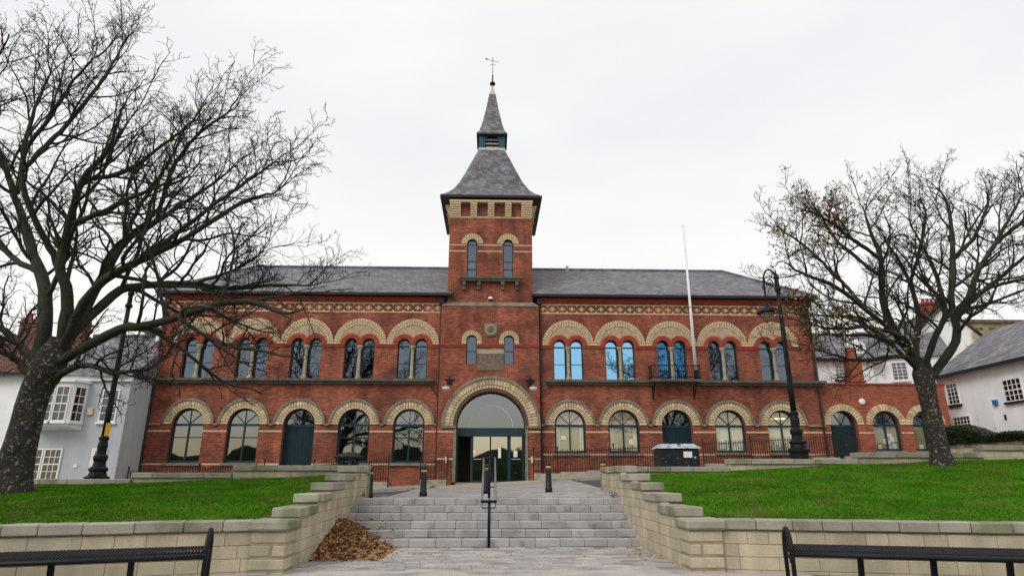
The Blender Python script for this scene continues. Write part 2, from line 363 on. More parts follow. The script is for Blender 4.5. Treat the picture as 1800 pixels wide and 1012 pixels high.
for xs in (lin(-40, -3.3, 24), lin(3.6, 40, 24)):
    for a, b in zip(xs[:-1], xs[1:]):
        kb.add([(a,27.9,g(a,27.9)-.1),(b,27.9,g(b,27.9)-.1),(b,28.1,g(b,28)-.1),(a,28.1,g(a,28)-.1),(a,27.9,g(a,27.9)+.1),(b,27.9,g(b,27.9)+.1),(b,28.1,g(b,28)+.1),(a,28.1,g(a,28)+.1)],
               [(4,5,6,7),(0,1,5,4),(2,3,7,6)])
struct(kb.build('kerb', FOOT))
for xs in (lin(-40, -2.6, 24), lin(2.9, 40, 24)):
    strip('pavement', xs, [28.1, 29.5, 31, 32.05], .095, FOOT)

# lawns
def yfront(x): return 11.25 - (.239 * (x - 3.9) if x > 0 else .318 * (-x - 3.9))
def lawnz(x, y):
    zb = interp(x, [-30, -14, -8, -3.9], [.9, 1.22, 1.44, 1.62]) if x < 0 else interp(x, [3.9, 7.3, 10.5, 17, 30], [1.53, 1.70, 1.86, 2.10, 2.3])
    yf = yfront(x); u = max(0, min(1, (y - yf) / (19.75 - yf)))
    return .76 + (zb - .76) * u ** .88 + .018 * math.sin(x * 1.7 + y * .6) * math.sin(y * 1.3 + x * .3)
for sgn, lab in ((-1, 'lawn'), (1, 'lawn')):
    mb = MB(); nx, ny = 46, 30
    for j in range(ny + 1):
        for i in range(nx + 1):
            x = sgn * (3.62 + 22 * (i / nx) ** 1.5); yf = yfront(x); y = yf - .02 + (19.9 - yf) * j / ny
            mb.v.append((x, y, lawnz(x, y)))
    for j in range(ny):
        for i in range(nx):
            q = (j*(nx+1)+i, j*(nx+1)+i+1, (j+1)*(nx+1)+i+1, (j+1)*(nx+1)+i); mb.f.append(q if sgn > 0 else q[::-1])
    struct(mb.build(lab, SOIL, smooth=True))
def blades(n, xa, xb, name):
    P = []
    x = nrg.uniform(xa, xb, n * 2); y = nrg.uniform(8.6, 19.7, n * 2)
    V = np.zeros((n * 2, 3, 3)); k = 0
    a = nrg.uniform(0, 6.28, n * 2); h = nrg.uniform(.025, .06, n * 2); ww = nrg.uniform(.005, .011, n * 2); lx = nrg.normal(0, .02, n * 2); ly = nrg.normal(0, .02, n * 2)
    for i in range(n * 2):
        if k >= n: break
        if y[i] < yfront(x[i]) + .16: continue
        z = lawnz(x[i], y[i]) - .004; c, s = math.cos(a[i]) * ww[i], math.sin(a[i]) * ww[i]
        V[k] = [(x[i]-c, y[i]-s, z), (x[i]+c, y[i]+s, z), (x[i]+lx[i], y[i]+ly[i], z+h[i])]; k += 1
    V = V[:k].reshape(-1, 3)
    me = bpy.data.meshes.new(name); me.vertices.add(len(V)); me.vertices.foreach_set('co', V.ravel())
    me.loops.add(len(V)); me.loops.foreach_set('vertex_index', np.arange(len(V), dtype=np.int32))
    me.polygons.add(k); me.polygons.foreach_set('loop_start', np.arange(0, 3 * k, 3, dtype=np.int32))
    me.update(calc_edges=True); me.materials.append(GRASS)
    o = bpy.data.objects.new(name, me); COL.objects.link(o); o['kind'] = 'stuff'; return o
tag(blades(75000, -13.5, -3.95, 'grass'), 'short mown green grass on the lawn left of the steps', 'grass')
tag(blades(95000, 3.95, 16.5, 'grass'), 'short mown green grass on the lawn right of the steps', 'grass')

fl = MB()
for i in range(170):
    x = rng.uniform(4.2, 15) if i < 110 else rng.uniform(-12.5, -4.2); y = rng.uniform(yfront(x) + .4, 19.4)
    u_ = Vector((rng.gauss(0, 1), rng.gauss(0, 1), .2)).normalized() * rng.uniform(.02, .04); v_ = Vector((-u_.y, u_.x, .01)) * .6; p_ = Vector((x, y, lawnz(x, y) + .045))
    fl.add([p_ - u_, p_ + v_, p_ + u_, p_ - v_], [(0, 1, 2, 3)])
o = fl.build('fallen_leaves', LEAFY); o['kind'] = 'stuff'; tag(o, 'scattered small fallen leaves lying on the two lawns', 'leaves')
# ------------------------------------------------------------------ retaining walls
CH = .2   # course height
def blocks_run(root, p0, p1, z0, zfun, seed, depth=.14, lens=(.34, .44, .52, .62, .7), first=0.):
    """coursed blocks on the face along p0->p1; the face looks to the right-hand side of that direction"""
    rr = random.Random(seed); a = Vector((*p0, 0)); b = Vector((*p1, 0)); L = (b - a).length; dv = (b - a) / L
    ang = math.atan2(dv.y, dv.x); nrm = Vector((dv.y, -dv.x, 0)); k = 0
    while True:
        zb = z0 + k * CH; s = -rr.uniform(0, .3); any_ = False
        while s < L - .02:
            l = rr.choice(lens); s0 = max(0, s); s1 = min(L, s + l); s += l
            if L - s1 < .12: s1 = L; s = L + 1
            if s1 - s0 < .08: continue
            h = min(CH, zfun((s0 + s1) / 2) - zb)
            if h < .05: continue
            any_ = True
            c = a + dv * (s0 + s1) / 2 - nrm * (depth / 2) + nrm * rr.uniform(-.003, .003)
            inst('block', bevbox(s1 - s0 - .007, depth, h - .008, BLOCK, .006), root, (c.x, c.y, zb + h / 2), (0, 0, ang))
        k += 1
        if not any_ or k > 14: break
def copings(root, p0, p1, z, seed, wid=.44, th=.165, lens=(.5, .62, .75), over=.05, n=None):
    rr = random.Random(seed); a = Vector((*p0, 0)); b = Vector((*p1, 0)); L = (b - a).length; dv = (b - a) / L
    ang = math.atan2(dv.y, dv.x); nrm = Vector((dv.y, -dv.x, 0)); s = 0
    while s < L - .01:
        l = rr.choice(lens)
        if L - s - l < .25: l = L - s
        c = a + dv * (s + l / 2) + nrm * (over - wid / 2) + nrm * rr.uniform(-.006, .006)
        inst('coping', bevbox(l - .008, wid, th, COPE, .016), root, (c.x, c.y, z - th / 2 + rr.uniform(-.004, .004)), (0, 0, ang)); s += l
    return root
def core(mb, p0, p1, z0, z1, th, inset):
    a = Vector((*p0, 0)); b = Vector((*p1, 0)); dv = (b - a).normalized(); n = Vector((dv.y, -dv.x, 0))
    q = [a - n * inset, b - n * inset, b - n * (inset + th), a - n * (inset + th)]
    return mb.add([(*v.xy, z0) for v in q] + [(*v.xy, z1) for v in q], [(0,3,2,1),(4,5,6,7),(0,1,5,4),(1,2,6,5),(2,3,7,6),(3,0,4,7)])
SEG = [(11.72, 13.05, 1.0), (13.05, 14.4, 1.2), (14.4, 15.68, 1.4), (15.68, 17.15, 1.6), (17.15, 19.45, 1.81)]
def xin(sg, y): return (3.36 + (y - 11.1) * .018) if sg > 0 else -(3.35 + (y - 11.1) * .036)
for sg in (-1, 1):
    side = 'left' if sg < 0 else 'right'
    wl = thing('flank_wall', 'stepped buff stone flank wall on the %s of the steps' % side, 'wall', (sg * 3.5, 15, 0), 'stone walls round the steps')
    mb = MB()
    for y0, y1, zt in SEG:
        a, b = (xin(sg, y0), y0), (xin(sg, y1), y1)
        if sg < 0: core(mb, b, a, -.3, zt - .165, .36, .012) if False else core(mb, a, b, -.3, zt - .165, .36, .012)
        else: core(mb, b, a, -.3, zt - .165, .36, .012)
    mb.build('wall_core', JOINT, wl)
    def zf(s, sg=sg):
        y = 11.72 + s if sg < 0 else 19.45 - s
        for y0, y1, zt in SEG:
            if y <= y1: return zt - .165
        return 1.645
    pA, pB = (xin(sg, 11.72), 11.72), (xin(sg, 19.45), 19.45)
    if sg < 0: blocks_run(wl, pA, pB, -.165, zf, 31)
    else: blocks_run(wl, pB, pA, -.165, zf, 32)
    for i, (y0, y1, zt) in enumerate(SEG):
        a, b = (xin(sg, y0 - .06), y0 - .06), (xin(sg, y1), y1)
        copings(wl, a if sg < 0 else b, b if sg < 0 else a, zt, 50 + i, wid=.50, over=.05, lens=(.55, .8, 1.3) if i < 4 else (.6, .75))
    # front walls with the corner pier
    fw = thing('retaining_wall', 'low buff stone retaining wall with grey coping below the %s lawn' % side, 'wall', (sg * 5, 11, 0), 'stone walls round the steps')
    c0 = (xin(sg, 11.1), 11.12); c1 = (sg * 3.95, 11.12)
    pr = MB().box(min(c0[0], c1[0]) + .014, max(c0[0], c1[0]) - .014, 11.134, 11.72, -.3, .655).build('pier_core', JOINT, fw)
    pw = abs(c1[0] - c0[0])
    for k in range(5):
        z0 = -.165 + k * .205 - .0; h = .205
        if k == 4: break
        cx = (c0[0] + c1[0]) / 2
        if k % 2: inst('block', bevbox(pw, .60, h - .01, BLOCK, .03), fw, (cx, 11.42, z0 + h / 2))
        else:
            sp = pw * (.36 if sg > 0 else .6)
            inst('block', bevbox(sp - .006, .60, h - .01, BLOCK, .03), fw, (cx - pw / 2 + sp / 2, 11.42, z0 + h / 2))
            inst('block', bevbox(pw - sp - .006, .60, h - .01, BLOCK, .03), fw, (cx + pw / 2 - (pw - sp) / 2, 11.42, z0 + h / 2))
    inst('coping', bevbox(pw + .09, .74, .17, COPE, .035), fw, ((c0[0] + c1[0]) / 2, 11.42, .745))
    e0 = (sg * 3.93, yfront(sg * 3.98) - .04); e1 = (sg * 17, yfront(sg * 17) - .04)
    aa, bb = (e0, e1) if sg > 0 else (e1, e0)
    core(MB(), aa, bb, -.3, .655, .36, .012).build('wall_core', JOINT, fw)
    blocks_run(fw, aa, bb, -.165, lambda s: .655, 61 + sg)
    copings(fw, aa, bb, .825, 70 + sg, wid=.42, over=.05, lens=(.46, .58, .7))
# back walls along the road, stepping with the hill
def back_wall(x0, x1, zt, label, seed, ret=False):
    wl = thing('planter_wall', label, 'wall', ((x0 + x1) / 2, 20, g((x0 + x1) / 2, 20)), 'stone walls between lawns and road')
    core(MB(), (x0, 19.75), (x1, 19.75), .2, zt - .16, .3, .0).build('wall_core', JOINT, wl)
    blocks_run(wl, (x0, 19.735), (x1, 19.735), zt - .16 - .8, lambda s: zt - .16, seed, depth=.1)
    copings(wl, (x0, 19.735), (x1, 19.735), zt, seed, wid=.46, th=.16, lens=(.62, .7, .8), over=.06)
for x0, x1, zt, lb in ((-7.75, -3.68, 1.86, 'coped stone planter wall at the top of the left lawn nearest the steps'),
                       (-10.7, -7.76, 1.65, 'coped stone planter wall section in the middle of the left lawn edge'),
                       (-19, -10.71, 1.47, 'lowest coped stone planter wall behind the big left tree trunk'),
                       (3.42, 7.38, 1.83, 'coped stone planter wall at the top of the right lawn nearest the steps'),
                       (7.39, 11.45, 2.06, 'coped stone planter wall in front of the right lamp post'),
                       (11.46, 15.5, 2.26, 'coped stone planter wall behind the right tree trunk'),
                       (15.51, 22, 2.48, 'highest coped stone planter wall at the right end of the lawn')):
    back_wall(x0, x1, zt, lb, int(abs(x0) * 10))

# ------------------------------------------------------------------ steps and lower paving
st = MB(); SR, STD, SY = .163, .44, 15.15
for k in range(6): st.box(-3.6, 3.44, SY + k * STD + .05, 18.0, k * SR - .1, (k + 1) * SR - .006)
steps = struct(st.build('steps', PAVEJ))
for k in range(6):
    y0 = SY + k * STD; xl, xr = xin(-1, y0) - .02, xin(1, y0) + .02; x = xl - rng.uniform(.05, .4)
    while x < xr:
        l = rng.choice((.52, .56, .6)); a, b = max(x, xl), min(x + l, xr); x += l
        if b - a < .05: continue
        inst('step_block', bevbox(b - a - .006, .56 if k == 5 else .52, SR - .004, STEP, .01), steps, ((a + b) / 2, y0 + (.28 if k == 5 else .26) + rng.uniform(-.004, .004), (k + .5) * SR + rng.uniform(-.003, .003)))
pv = struct(MB().add([(-16, 4, -.012), (16, 4, -.012), (16, 15.3, -.012), (-16, 15.3, -.012)], [(0, 1, 2, 3)]).build('lower_paving', PAVEJ))
row = 15.16; n = 0; rest = MB(); cnt = 0
rows = []
first = True
while row > 7.2:
    dpt = .46 if first else rng.choice((.15, .2, .2, .25)); rows.append((row - dpt, dpt, first)); row -= dpt; first = False
vis = [r for r in rows if r[0] > 10.1]
for (y0, dpt, fr) in rows:
    xl, xr = (xin(-1, max(11.1, y0)), xin(1, max(11.1, y0))) if y0 > 11.1 else (-5.2, 5.2)
    x = xl - rng.uniform(0, .4)
    while x < xr:
        l = rng.choice((.5, .55, .6)) if fr else rng.choice((.2, .3, .4, .45, .55)); a, b = max(x, xl), min(x + l, xr); x += l
        if b - a < .06: continue
        if cnt < 298 and y0 > 10.6 and (rng.random() < .78 or y0 < 13):
            cnt += 1
            inst('paving_slab', bevbox(b - a - .007, dpt - .007, .05, PAVE, .004), pv, ((a + b) / 2, y0 + dpt / 2, -.024 + rng.uniform(-.002, .002)))
        else: rest.box(a + .0035, b - .0035, y0 + .0035, y0 + dpt - .0035, -.05, .0015 + rng.uniform(-.002, .002))
struct(rest.build('paving_slabs', PAVE, pv), 'stuff')
rt = MB()

# leaf pile against the left flank wall
def pile(x, y):
    a = max(0, min(1, 1 - (x + 3.52) / 1.38)); b = max(0, min(1, (y - 12.85) / 2.5)) * max(0, min(1, (16.75 - y) / .7))
    return .56 * a ** 1.15 * b ** .9 + .03 * math.sin(x * 7 + y * 5) * a * b
mb = MB(); nx, ny = 22, 44
for j in range(ny + 1):
    for i in range(nx + 1):
        x = -3.54 + 1.46 * i / nx; y = 12.8 + 4.0 * j / ny
        mb.v.append((x, y, pile(x, y) - .03 + .025 * math.sin(i * 2.1 + j) * math.sin(j * 1.3)))
mb.f = [(j*(nx+1)+i, j*(nx+1)+i+1, (j+1)*(nx+1)+i+1, (j+1)*(nx+1)+i) for j in range(ny) for i in range(nx)]
def leaf(mb, p, s, rr, flat=.6):
    u = Vector((rr.gauss(0, 1), rr.gauss(0, 1), rr.gauss(0, flat))).normalized(); nn = Vector((rr.gauss(0, .5), rr.gauss(0, .5), 1)).normalized()
    v = nn.cross(u).normalized(); p = Vector(p); c = nn * s * rr.uniform(-.35, .35)
    mb.add([p - u * s, p - u * s * .2 + v * s * .6 + c, p + u * s, p - u * s * .2 - v * s * .6 + c], [(0, 1, 2), (0, 2, 3)])
lp = MB(); lp.v = list(mb.v); lp.f = list(mb.f); nb = len(lp.f)
for i in range(5200):
    x = -3.5 + 1.42 * rng.random() ** 1.15; y = rng.uniform(12.8, 16.7); h = pile(x, y)
    zst = 0 if y < SY else (min(5, int((y - SY) / STD)) + 1) * SR
    if h < .012 and rng.random() < .5: continue
    if h < zst - .02:
        if rng.random() < .97: continue
        h = zst
    leaf(lp, (x, y, h + rng.uniform(-.02, .035)), rng.choice((.025, .04, .05, .06, .085)) * rng.uniform(.8, 1.2), rng)
for i in range(420):
    x = -3.4 + abs(rng.gauss(0, .75)) if i < 260 else rng.choice((3.3 - abs(rng.gauss(0, .25)), rng.uniform(-3.3, 3.3))); y = rng.uniform(12.6, 15.1); leaf(lp, (x, y, .012), rng.uniform(.015, .04), rng, .1)
for i in range(240):
    x = -3.5 + abs(rng.gauss(0, .8)) if i < 170 else rng.uniform(-3.4, 3.3); k = rng.randrange(5); leaf(lp, (x, SY + (k + 1) * STD - rng.uniform(.01, .09), (k + 1) * SR + .01), rng.uniform(.012, .03), rng, .2)
o = lp.build('leaf_pile', LITTER); o.data.materials.append(LEAFD)
o.data.polygons.foreach_set('material_index', [0] * nb + [1] * (len(lp.f) - nb)); o.data.update()
o['kind'] = 'stuff'; tag(o, 'heap of brown fallen leaves against the left wall at the foot of the steps', 'leaves')
# weeds at the top corners
for wx, lb in ((-3.42, 'small green weed growing at the top left of the steps'), (3.38, 'small green weed growing at the top right of the steps')):
    wb = MB()
    for i in range(60): leaf(wb, (wx + rng.gauss(0, .05), 17.85 + rng.gauss(0, .12), 1.0 + abs(rng.gauss(0, .09))), rng.uniform(.015, .03), rng, .9)
    tag(struct(wb.build('weed', mat('weed_leaf', (.05, .10, .03), var=.4, vs=9)), 'stuff'), lb, 'weed')

# ------------------------------------------------------------------ town hall
TH = thing('town_hall', 'long red brick town hall with cream banded arches and central slate-capped tower', 'building', (0, 32, 1.2))
FY = 32.0
GW = 2.74
LX = [-9.6 + GW * i for i in (-2, -1, 0, 1, 2)]; RX = [9.5 + GW * i for i in (-2, -1, 0, 1, 2)]
ZS = 4.05; HW = .79
ZU, ZUS = 6.34, 8.12; LO, LR = .45, .33   # upper windows: bottom, spring, light offset, light radius
def twin(c): return [(c - LO - LR, ZU), (c + LO + LR, ZU)] + arc(c + LO, ZUS, LR, 0, math.pi, 12) + arc(c - LO, ZUS, LR, 0, math.pi, 12)
wings = {}
for sg, xs, x0, x1 in ((-1, LX, -17.2, -2.5), (1, RX, 2.4, 17.2)):
    holes = []
    for i, c in enumerate(xs):
        zb = (2.2 if sg < 0 else 2.68) if i != 2 else (.55 if sg < 0 else 1.5)
        holes.append(archp(c, HW, zb, ZS)); holes.append(twin(c))
    wings[sg] = plate('wing_wall', rect(x0, x1, -.2, 10.72), holes, FY, .4, BRICK, TH)
# rear body, floors and partitions keep the rooms dark and closed
box('side_wall', -17.2, -16.85, FY + .4, 41.6, -.2, 10.72, BRICK, TH); box('side_wall', 16.85, 17.2, FY + .4, 41.6, -.2, 10.72, BRICK, TH)
box('rear_wall', -17.2, 17.2, 41.6, 42, -.2, 10.72, BRICK, TH)
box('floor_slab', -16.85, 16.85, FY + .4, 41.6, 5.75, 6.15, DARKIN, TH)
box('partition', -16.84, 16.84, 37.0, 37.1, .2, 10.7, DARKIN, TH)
# plinth, bands, imposts, cornice
for sg, xs, x0, x1 in ((-1, LX, -17.2, -2.56), (1, RX, 2.46, 17.2)):
    zsill = 2.2 if sg < 0 else 2.68
    edges = [x0] + sum([[c - HW, c + HW] for c in xs], []) + [x1]
    for a, b in zip(edges[0::2], edges[1::2]):
        box('brick_band', a - (.004 if a == x0 else 0), b, FY - .006, FY + .1, 3.68, 3.76, CREAMJ, TH)
        box('brick_band', a - (.004 if a == x0 else 0), b, FY - .006, FY + .1, zsill - .10, zsill - .02, CREAMJ, TH)
        box('plinth', a, b, FY - .07, FY + .1, -.2, (1.35 if sg < 0 else 1.8), BRICK, TH)
        box('plinth_moulding', a, b, FY - .045, FY + .1, (1.35 if sg < 0 else 1.8), (1.43 if sg < 0 else 1.88), REDM, TH)
    e2 = [x0] + sum([[c - LO - LR - .02, c + LO + LR + .02] for c in xs], []) + [x1]
    for a, b in zip(e2[0::2], e2[1::2]):
        im = MB().box(a, b, FY - .05, FY + .05, 8.0, 8.10).box(a, b, FY - .085, FY + .05, 8.101, 8.16); im.build('impost_band', REDM, TH)
    # polychrome frieze: two cream bands, crosses between
    fz = MB().box(x0, x1, FY - .02, FY + .03, 9.86, 9.93).box(x0, x1, FY - .02, FY + .03, 10.33, 10.40)
    x = x0 + .1; q = 0
    while x < x1 - .35:
        fz.box(x, x + .32, FY - .012, FY + .03, 10.10, 10.165); fz.box(x + .1, x + .22, FY - .012, FY + .03, 10.02, 10.10); fz.box(x + .1, x + .22, FY - .012, FY + .03, 10.165, 10.245)
        fz.box(x + .37, x + .47, FY - .012, FY + .03, 9.93, 10.01); fz.box(x + .37, x + .47, FY - .012, FY + .03, 10.255, 10.33)
        x += .52
    struct(fz.build('frieze', CREAMJ, TH), 'stuff')
    box('cornice', x0, x1, FY - .06, FY + .03, 10.46, 10.56, REDM, TH); box('cornice', x0 - .002, x1 + .002, FY - .12, FY + .03, 10.561, 10.72, REDM, TH)
    lx0, lx1 = (x0 - .22, -2.94) if sg < 0 else (2.78, x1 + .24)
    lg = MB().box(lx0, lx1, FY - .30, FY + .02, 6.20, 6.33).box(lx0 + .05, lx1 - .05, FY - .18, FY + .02, 6.08, 6.20); lg.build('string_course', LEDGE, TH)
# ground-floor arches
for sg, xs in ((-1, LX), (1, RX)):
    for i, c in enumerate(xs):
        hd = plate('hood_mould', ringp(c, ZS, 1.17, 1.285), [], FY - .10, .14, HOOD, TH)
        voussoirs(hd, c, ZS, FY - .045, .09, .955, 1.17, 23)
        vr = vring(MB(), c, ZS, FY - .03, FY + .2, HW, .955, 19); struct(vr.build('inner_arch_ring', CREAMJ, hd), 'stuff')
        plate('arch_bed', ringp(c, ZS, HW + .004, 1.175), [], FY - .02, .1, MORTAR, hd)
    ends = sorted(xs); x0, x1 = (-17.2, -2.56) if sg < 0 else (2.46, 17.2)
    e = [x0] + sum([[c - 1.285, c + 1.285] for c in ends], []) + [x1]
    for a, b in zip(e[0::2], e[1::2]): box('hood_label', a, b, FY - .10, FY + .03, ZS - .055, ZS + .055, HOOD, TH)
# windows of the ground floor
def lines(parent, x, y, z, w_, h_):
    box('notice', x - w_ / 2, x + w_ / 2, y, y + .004, z - h_ / 2, z + h_ / 2, PAPER, parent)
def arch_window(parent, c, zb, zs, hw, y, gl, midrail=None, back=None, fan=None, notices=(), strip_l=False, sill=True, sillw=.12, curtains=False):
    wn = plate('window', archp(c, hw - .002, zb, zs), [archp(c, hw - .09, zb + .11, zs)], y, .09, TEAL, parent)
    pl = plate('pane', archp(c, hw - .085, zb + .1, zs), [], y + .045, .006, gl, wn)
    box('transom', c - hw + .088, c + hw - .088, y - .012, y + .07, zs - .07, zs + .04, TEAL, wn)
    box('mullion', c - .035, c + .035, y - .006, y + .07, zb + .105, zs - .071, TEAL, wn)
    if midrail: box('glazing_bar', c - hw + .088, c + hw - .088, y + .005, y + .065, midrail - .025, midrail + .025, TEAL, wn)
    fb = MB()
    for a in (45, 90, 135): fb.bar((c, y + .03, zs + .04), (c + (hw - .05) * math.cos(R(a)), y + .03 , zs + (hw - .05) * math.sin(R(a))), .035, .04 + a * .0001)
    fb.build('fanlight_bars', TEAL, wn)
    if sill: box('sill', c - hw - sillw, c + hw + sillw, FY - .10, y + .05, zb - .13, zb, HOOD, wn)
    if back: box('blind', c - hw + .004, c + hw - .004, y + .10, y + .115, zb, zs - .02, back, wn)
    if fan:
        plate('fanlight_panel', archp(c, hw - .004, zs - .018, zs, 14), [], y + .14, .01, fan, wn)
    if curtains:
        for s in (-1, 1):
            cm = MB()
            for k in range(4): cm.tube([(c + s * (hw - .12 - k * .05), y + .078 + .008 * (k % 2), zb + .02), (c + s * (hw - .12 - k * .05), y + .078 + .008 * (k % 2), zs - .02)], .024, 6)
            cm.build('curtain', CURT, wn)
    if strip_l: box('strip_light', c - .42, c + .30, y + .10, y + .13, zs + .36, zs + .40, STRIP, wn)
    for (dx, z, w_, h_) in notices: lines(wn, c + dx, y + .06, z, w_, h_)
    return wn
for i, c in enumerate(LX):
    if i == 2: continue
    arch_window(TH, c, 2.2, ZS, HW, FY + .2, GL_DARK, midrail=3.42)
arch_window(TH, RX[0], 2.68, ZS, HW, FY + .2, GL_CLEAR, back=BOARD, fan=PEACH, curtains=True, notices=((-.33, 3.45, .26, .19),))
arch_window(TH, RX[1], 2.68, ZS, HW, FY + .2, GL_CLEAR, back=BOARD, fan=PEACH, curtains=True, notices=((.37, 3.25, .20, .27), (-.55, 2.92, .16, .17)))
arch_window(TH, RX[3], 2.72, ZS, HW, FY + .2, GL_CLEAR, back=CURT, fan=OCHRE, strip_l=False, notices=((-.35, 3.3, .28, .22), (-.38, 3.02, .28, .22), (.3, 3.35, .17, .24), (.52, 3.1, .2, .27), (.4, 2.88, .35, .1), (-.45, 4.35, .2, .16)))
arch_window(TH, RX[4], 2.72, ZS, HW, FY + .2, GL_CLEAR, back=CURT, fan=OCHRE, strip_l=True, notices=((-.18, 3.08, .16, .22),))
# side doors
def plank_door(parent, c, zb, zs, hw, y, gl=GL_DARK):
    dr = plate('door', archp(c, hw - .002, zb, zs), [rect(c - hw + .1, c + hw - .1, zb + .02, zs - .1), archp(c, hw - .1, zs + .02, zs + .03, 12)], y, .1, TEAL, parent)
    plate('pane', archp(c, hw - .095, zs + .015, zs + .02, 12), [], y + .05, .006, gl, dr)
    n = 8; x = c - hw + .1; wd = (2 * hw - .2) / n
    for k in range(n): box('door_board', x + k * wd + .004, x + (k + 1) * wd - .004, y + .03 + (k % 2) * .002, y + .07, zb + .02, zs - .1, TEALD, dr)
    for a in (60, 120): MB().bar((c, y + .03, zs + .02), (c + (hw - .05) * math.cos(R(a)), y + .03, zs + (hw - .05) * math.sin(R(a))), .035, .04).build('glazing_bar', TEAL, dr)
    MB().lathe([(.001, 0), (.03, .01), (.03, .03), (.001, .04)], (c + .12, y + .0, zb + 1.0), 8).build('door_handle', LEAD, dr)
    return dr
plank_door(TH, LX[2], .55, ZS, HW, FY + .3); plank_door(TH, RX[2], 1.5, ZS, HW, FY + .3)
box('door_step', RX[2] - .9, RX[2] + .9, FY - .5, FY + .3, 1.2, 1.9, LEDGE, TH)
# upper twin windows
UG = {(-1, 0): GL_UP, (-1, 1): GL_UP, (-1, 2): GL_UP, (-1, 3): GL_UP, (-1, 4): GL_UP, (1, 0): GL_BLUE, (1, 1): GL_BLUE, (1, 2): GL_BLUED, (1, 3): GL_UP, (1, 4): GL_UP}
for sg, xs in ((-1, LX), (1, RX)):
    for i, c in enumerate(xs):
        y = FY + .2
        h = [archp(c + s * LO, LR - .055, ZU + .06, ZUS, 12) for s in (-1, 1)]
        wn = plate('window', twin(c), h, y, .08, TEAL, TH)
        for s in (-1, 1):
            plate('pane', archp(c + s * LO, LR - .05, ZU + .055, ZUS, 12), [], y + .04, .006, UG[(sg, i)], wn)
            box('glazing_bar', c + s * LO - LR + .05, c + s * LO + LR - .05, y - .008, y + .06, ZUS - .07, ZUS - .01, TEAL, wn)
            box('glazing_bar', c + s * LO - LR + .05, c + s * LO + LR - .05, y + .01, y + .06, ZU + .82, ZU + .85, TEAL, wn)
        if sg > 0 and i >= 3:
            for s in (-1, 1):
                for k in range(9): box('blind_slat', c + s * LO - .26 + k * .058, c + s * LO - .225 + k * .058, y + .15, y + .16, ZU + .06, ZUS + .15, CURT, wn)
        MB().lathe([(.15, 0), (.15, .10), (.115, .13), (.115, .17), (.095, .2), (.08, 1.42), (.095, 1.44), (.085, 1.47), (.10, 1.55), (.15, 1.66), (.16, 1.68), (.16, 1.77)], (c, FY + .05, ZU - .01), 14).build('column', STONE, wn, smooth=False)
        for s in (-1, 1):
            pr = []
            for p in ringp(c + s * LO, ZUS + .03, LR + .002, .56, 18): pr.append((min(p[0], c - .004) if s < 0 else max(p[0], c + .004), p[1]))
            plate('light_arch', pr, [], FY - .055, .16, REDM, wn)
            pr2 = [(min(p[0], c - .004) if s < 0 else max(p[0], c + .004), p[1]) for p in ringp(c + s * LO, ZUS + .03, .43, .485, 18)]
            plate('arch_roll', pr2, [], FY - .075, .03, REDM, wn)
        tp = arc(c, ZUS + .03, 1.045, 0, math.pi, 24) + [(c - LO - .53, ZUS + .03)] + arc(c - LO, ZUS + .03, .53, math.pi, R(34), 10) + arc(c + LO, ZUS + .03, .53, R(146), 0, 10) + [(c + LO + .53, ZUS + .03)]
        plate('tympanum', arc(c, ZUS + .03, 1.05, 0, math.pi, 24) + arc(c - LO, ZUS + .03, LR, math.pi, 0, 10) + arc(c + LO, ZUS + .03, LR, math.pi, 0, 10), [], FY - .022, .06, TYMP, wn)
        vr = vring(MB(), c, ZUS + .03, FY - .05, FY + .03, 1.05, 1.185, 25); vring(vr, c, ZUS + .03, FY - .05, FY + .03, 1.197, 1.365, 29)
        struct(vr.build('upper_arch', CREAMJ, TH), 'stuff')
        plate('arch_bed', ringp(c, ZUS + .03, 1.052, 1.36), [], FY - .026, .05, MORTAR, TH)
# roof over the wings, hipped ends
def roof_wing(sg):
    xo, xi, xr = sg * 17.55, sg * 2.1, sg * 14.5
    ye, yb, yr, ze, zr = FY - .34, 42.3, 36.6, 10.78, 13.82
    v = [(xi, ye, ze), (xo, ye, ze), (xo, yb, ze), (xi, yb, ze), (xi, yr, zr), (xr, yr, zr)]
    f = [(0, 1, 5, 4), (1, 2, 5), (2, 3, 4, 5), (0, 3, 2, 1), (0, 4, 3)]
    v2 = [(x, y, z + .07) for x, y, z in v]
    rf = MB().add(v2, f).build('roof', SLATE, TH)
    MB().tube([(xi, yr, zr + .09), (xr, yr, zr + .09)], .11, 8).tube([(xr, yr, zr + .09), (xo, ye, ze + .1)], .09, 8).build('ridge_tile', SLATE, rf)
    gt = MB().box(min(xi, xo), max(xi, xo), ye - .12, ye + .03, ze - .07, ze + .07).box(min(xo, xo - sg * .12), max(xo, xo - sg * .12), ye + .03, yb, ze - .07, ze + .07)
    gt.build('gutter', GUT, rf)
    return rf
roof_wing(-1); roof_wing(1)
box('chimney', 4.6, 4.75, 36.5, 36.7, 13.8, 14.15, LEAD, TH)
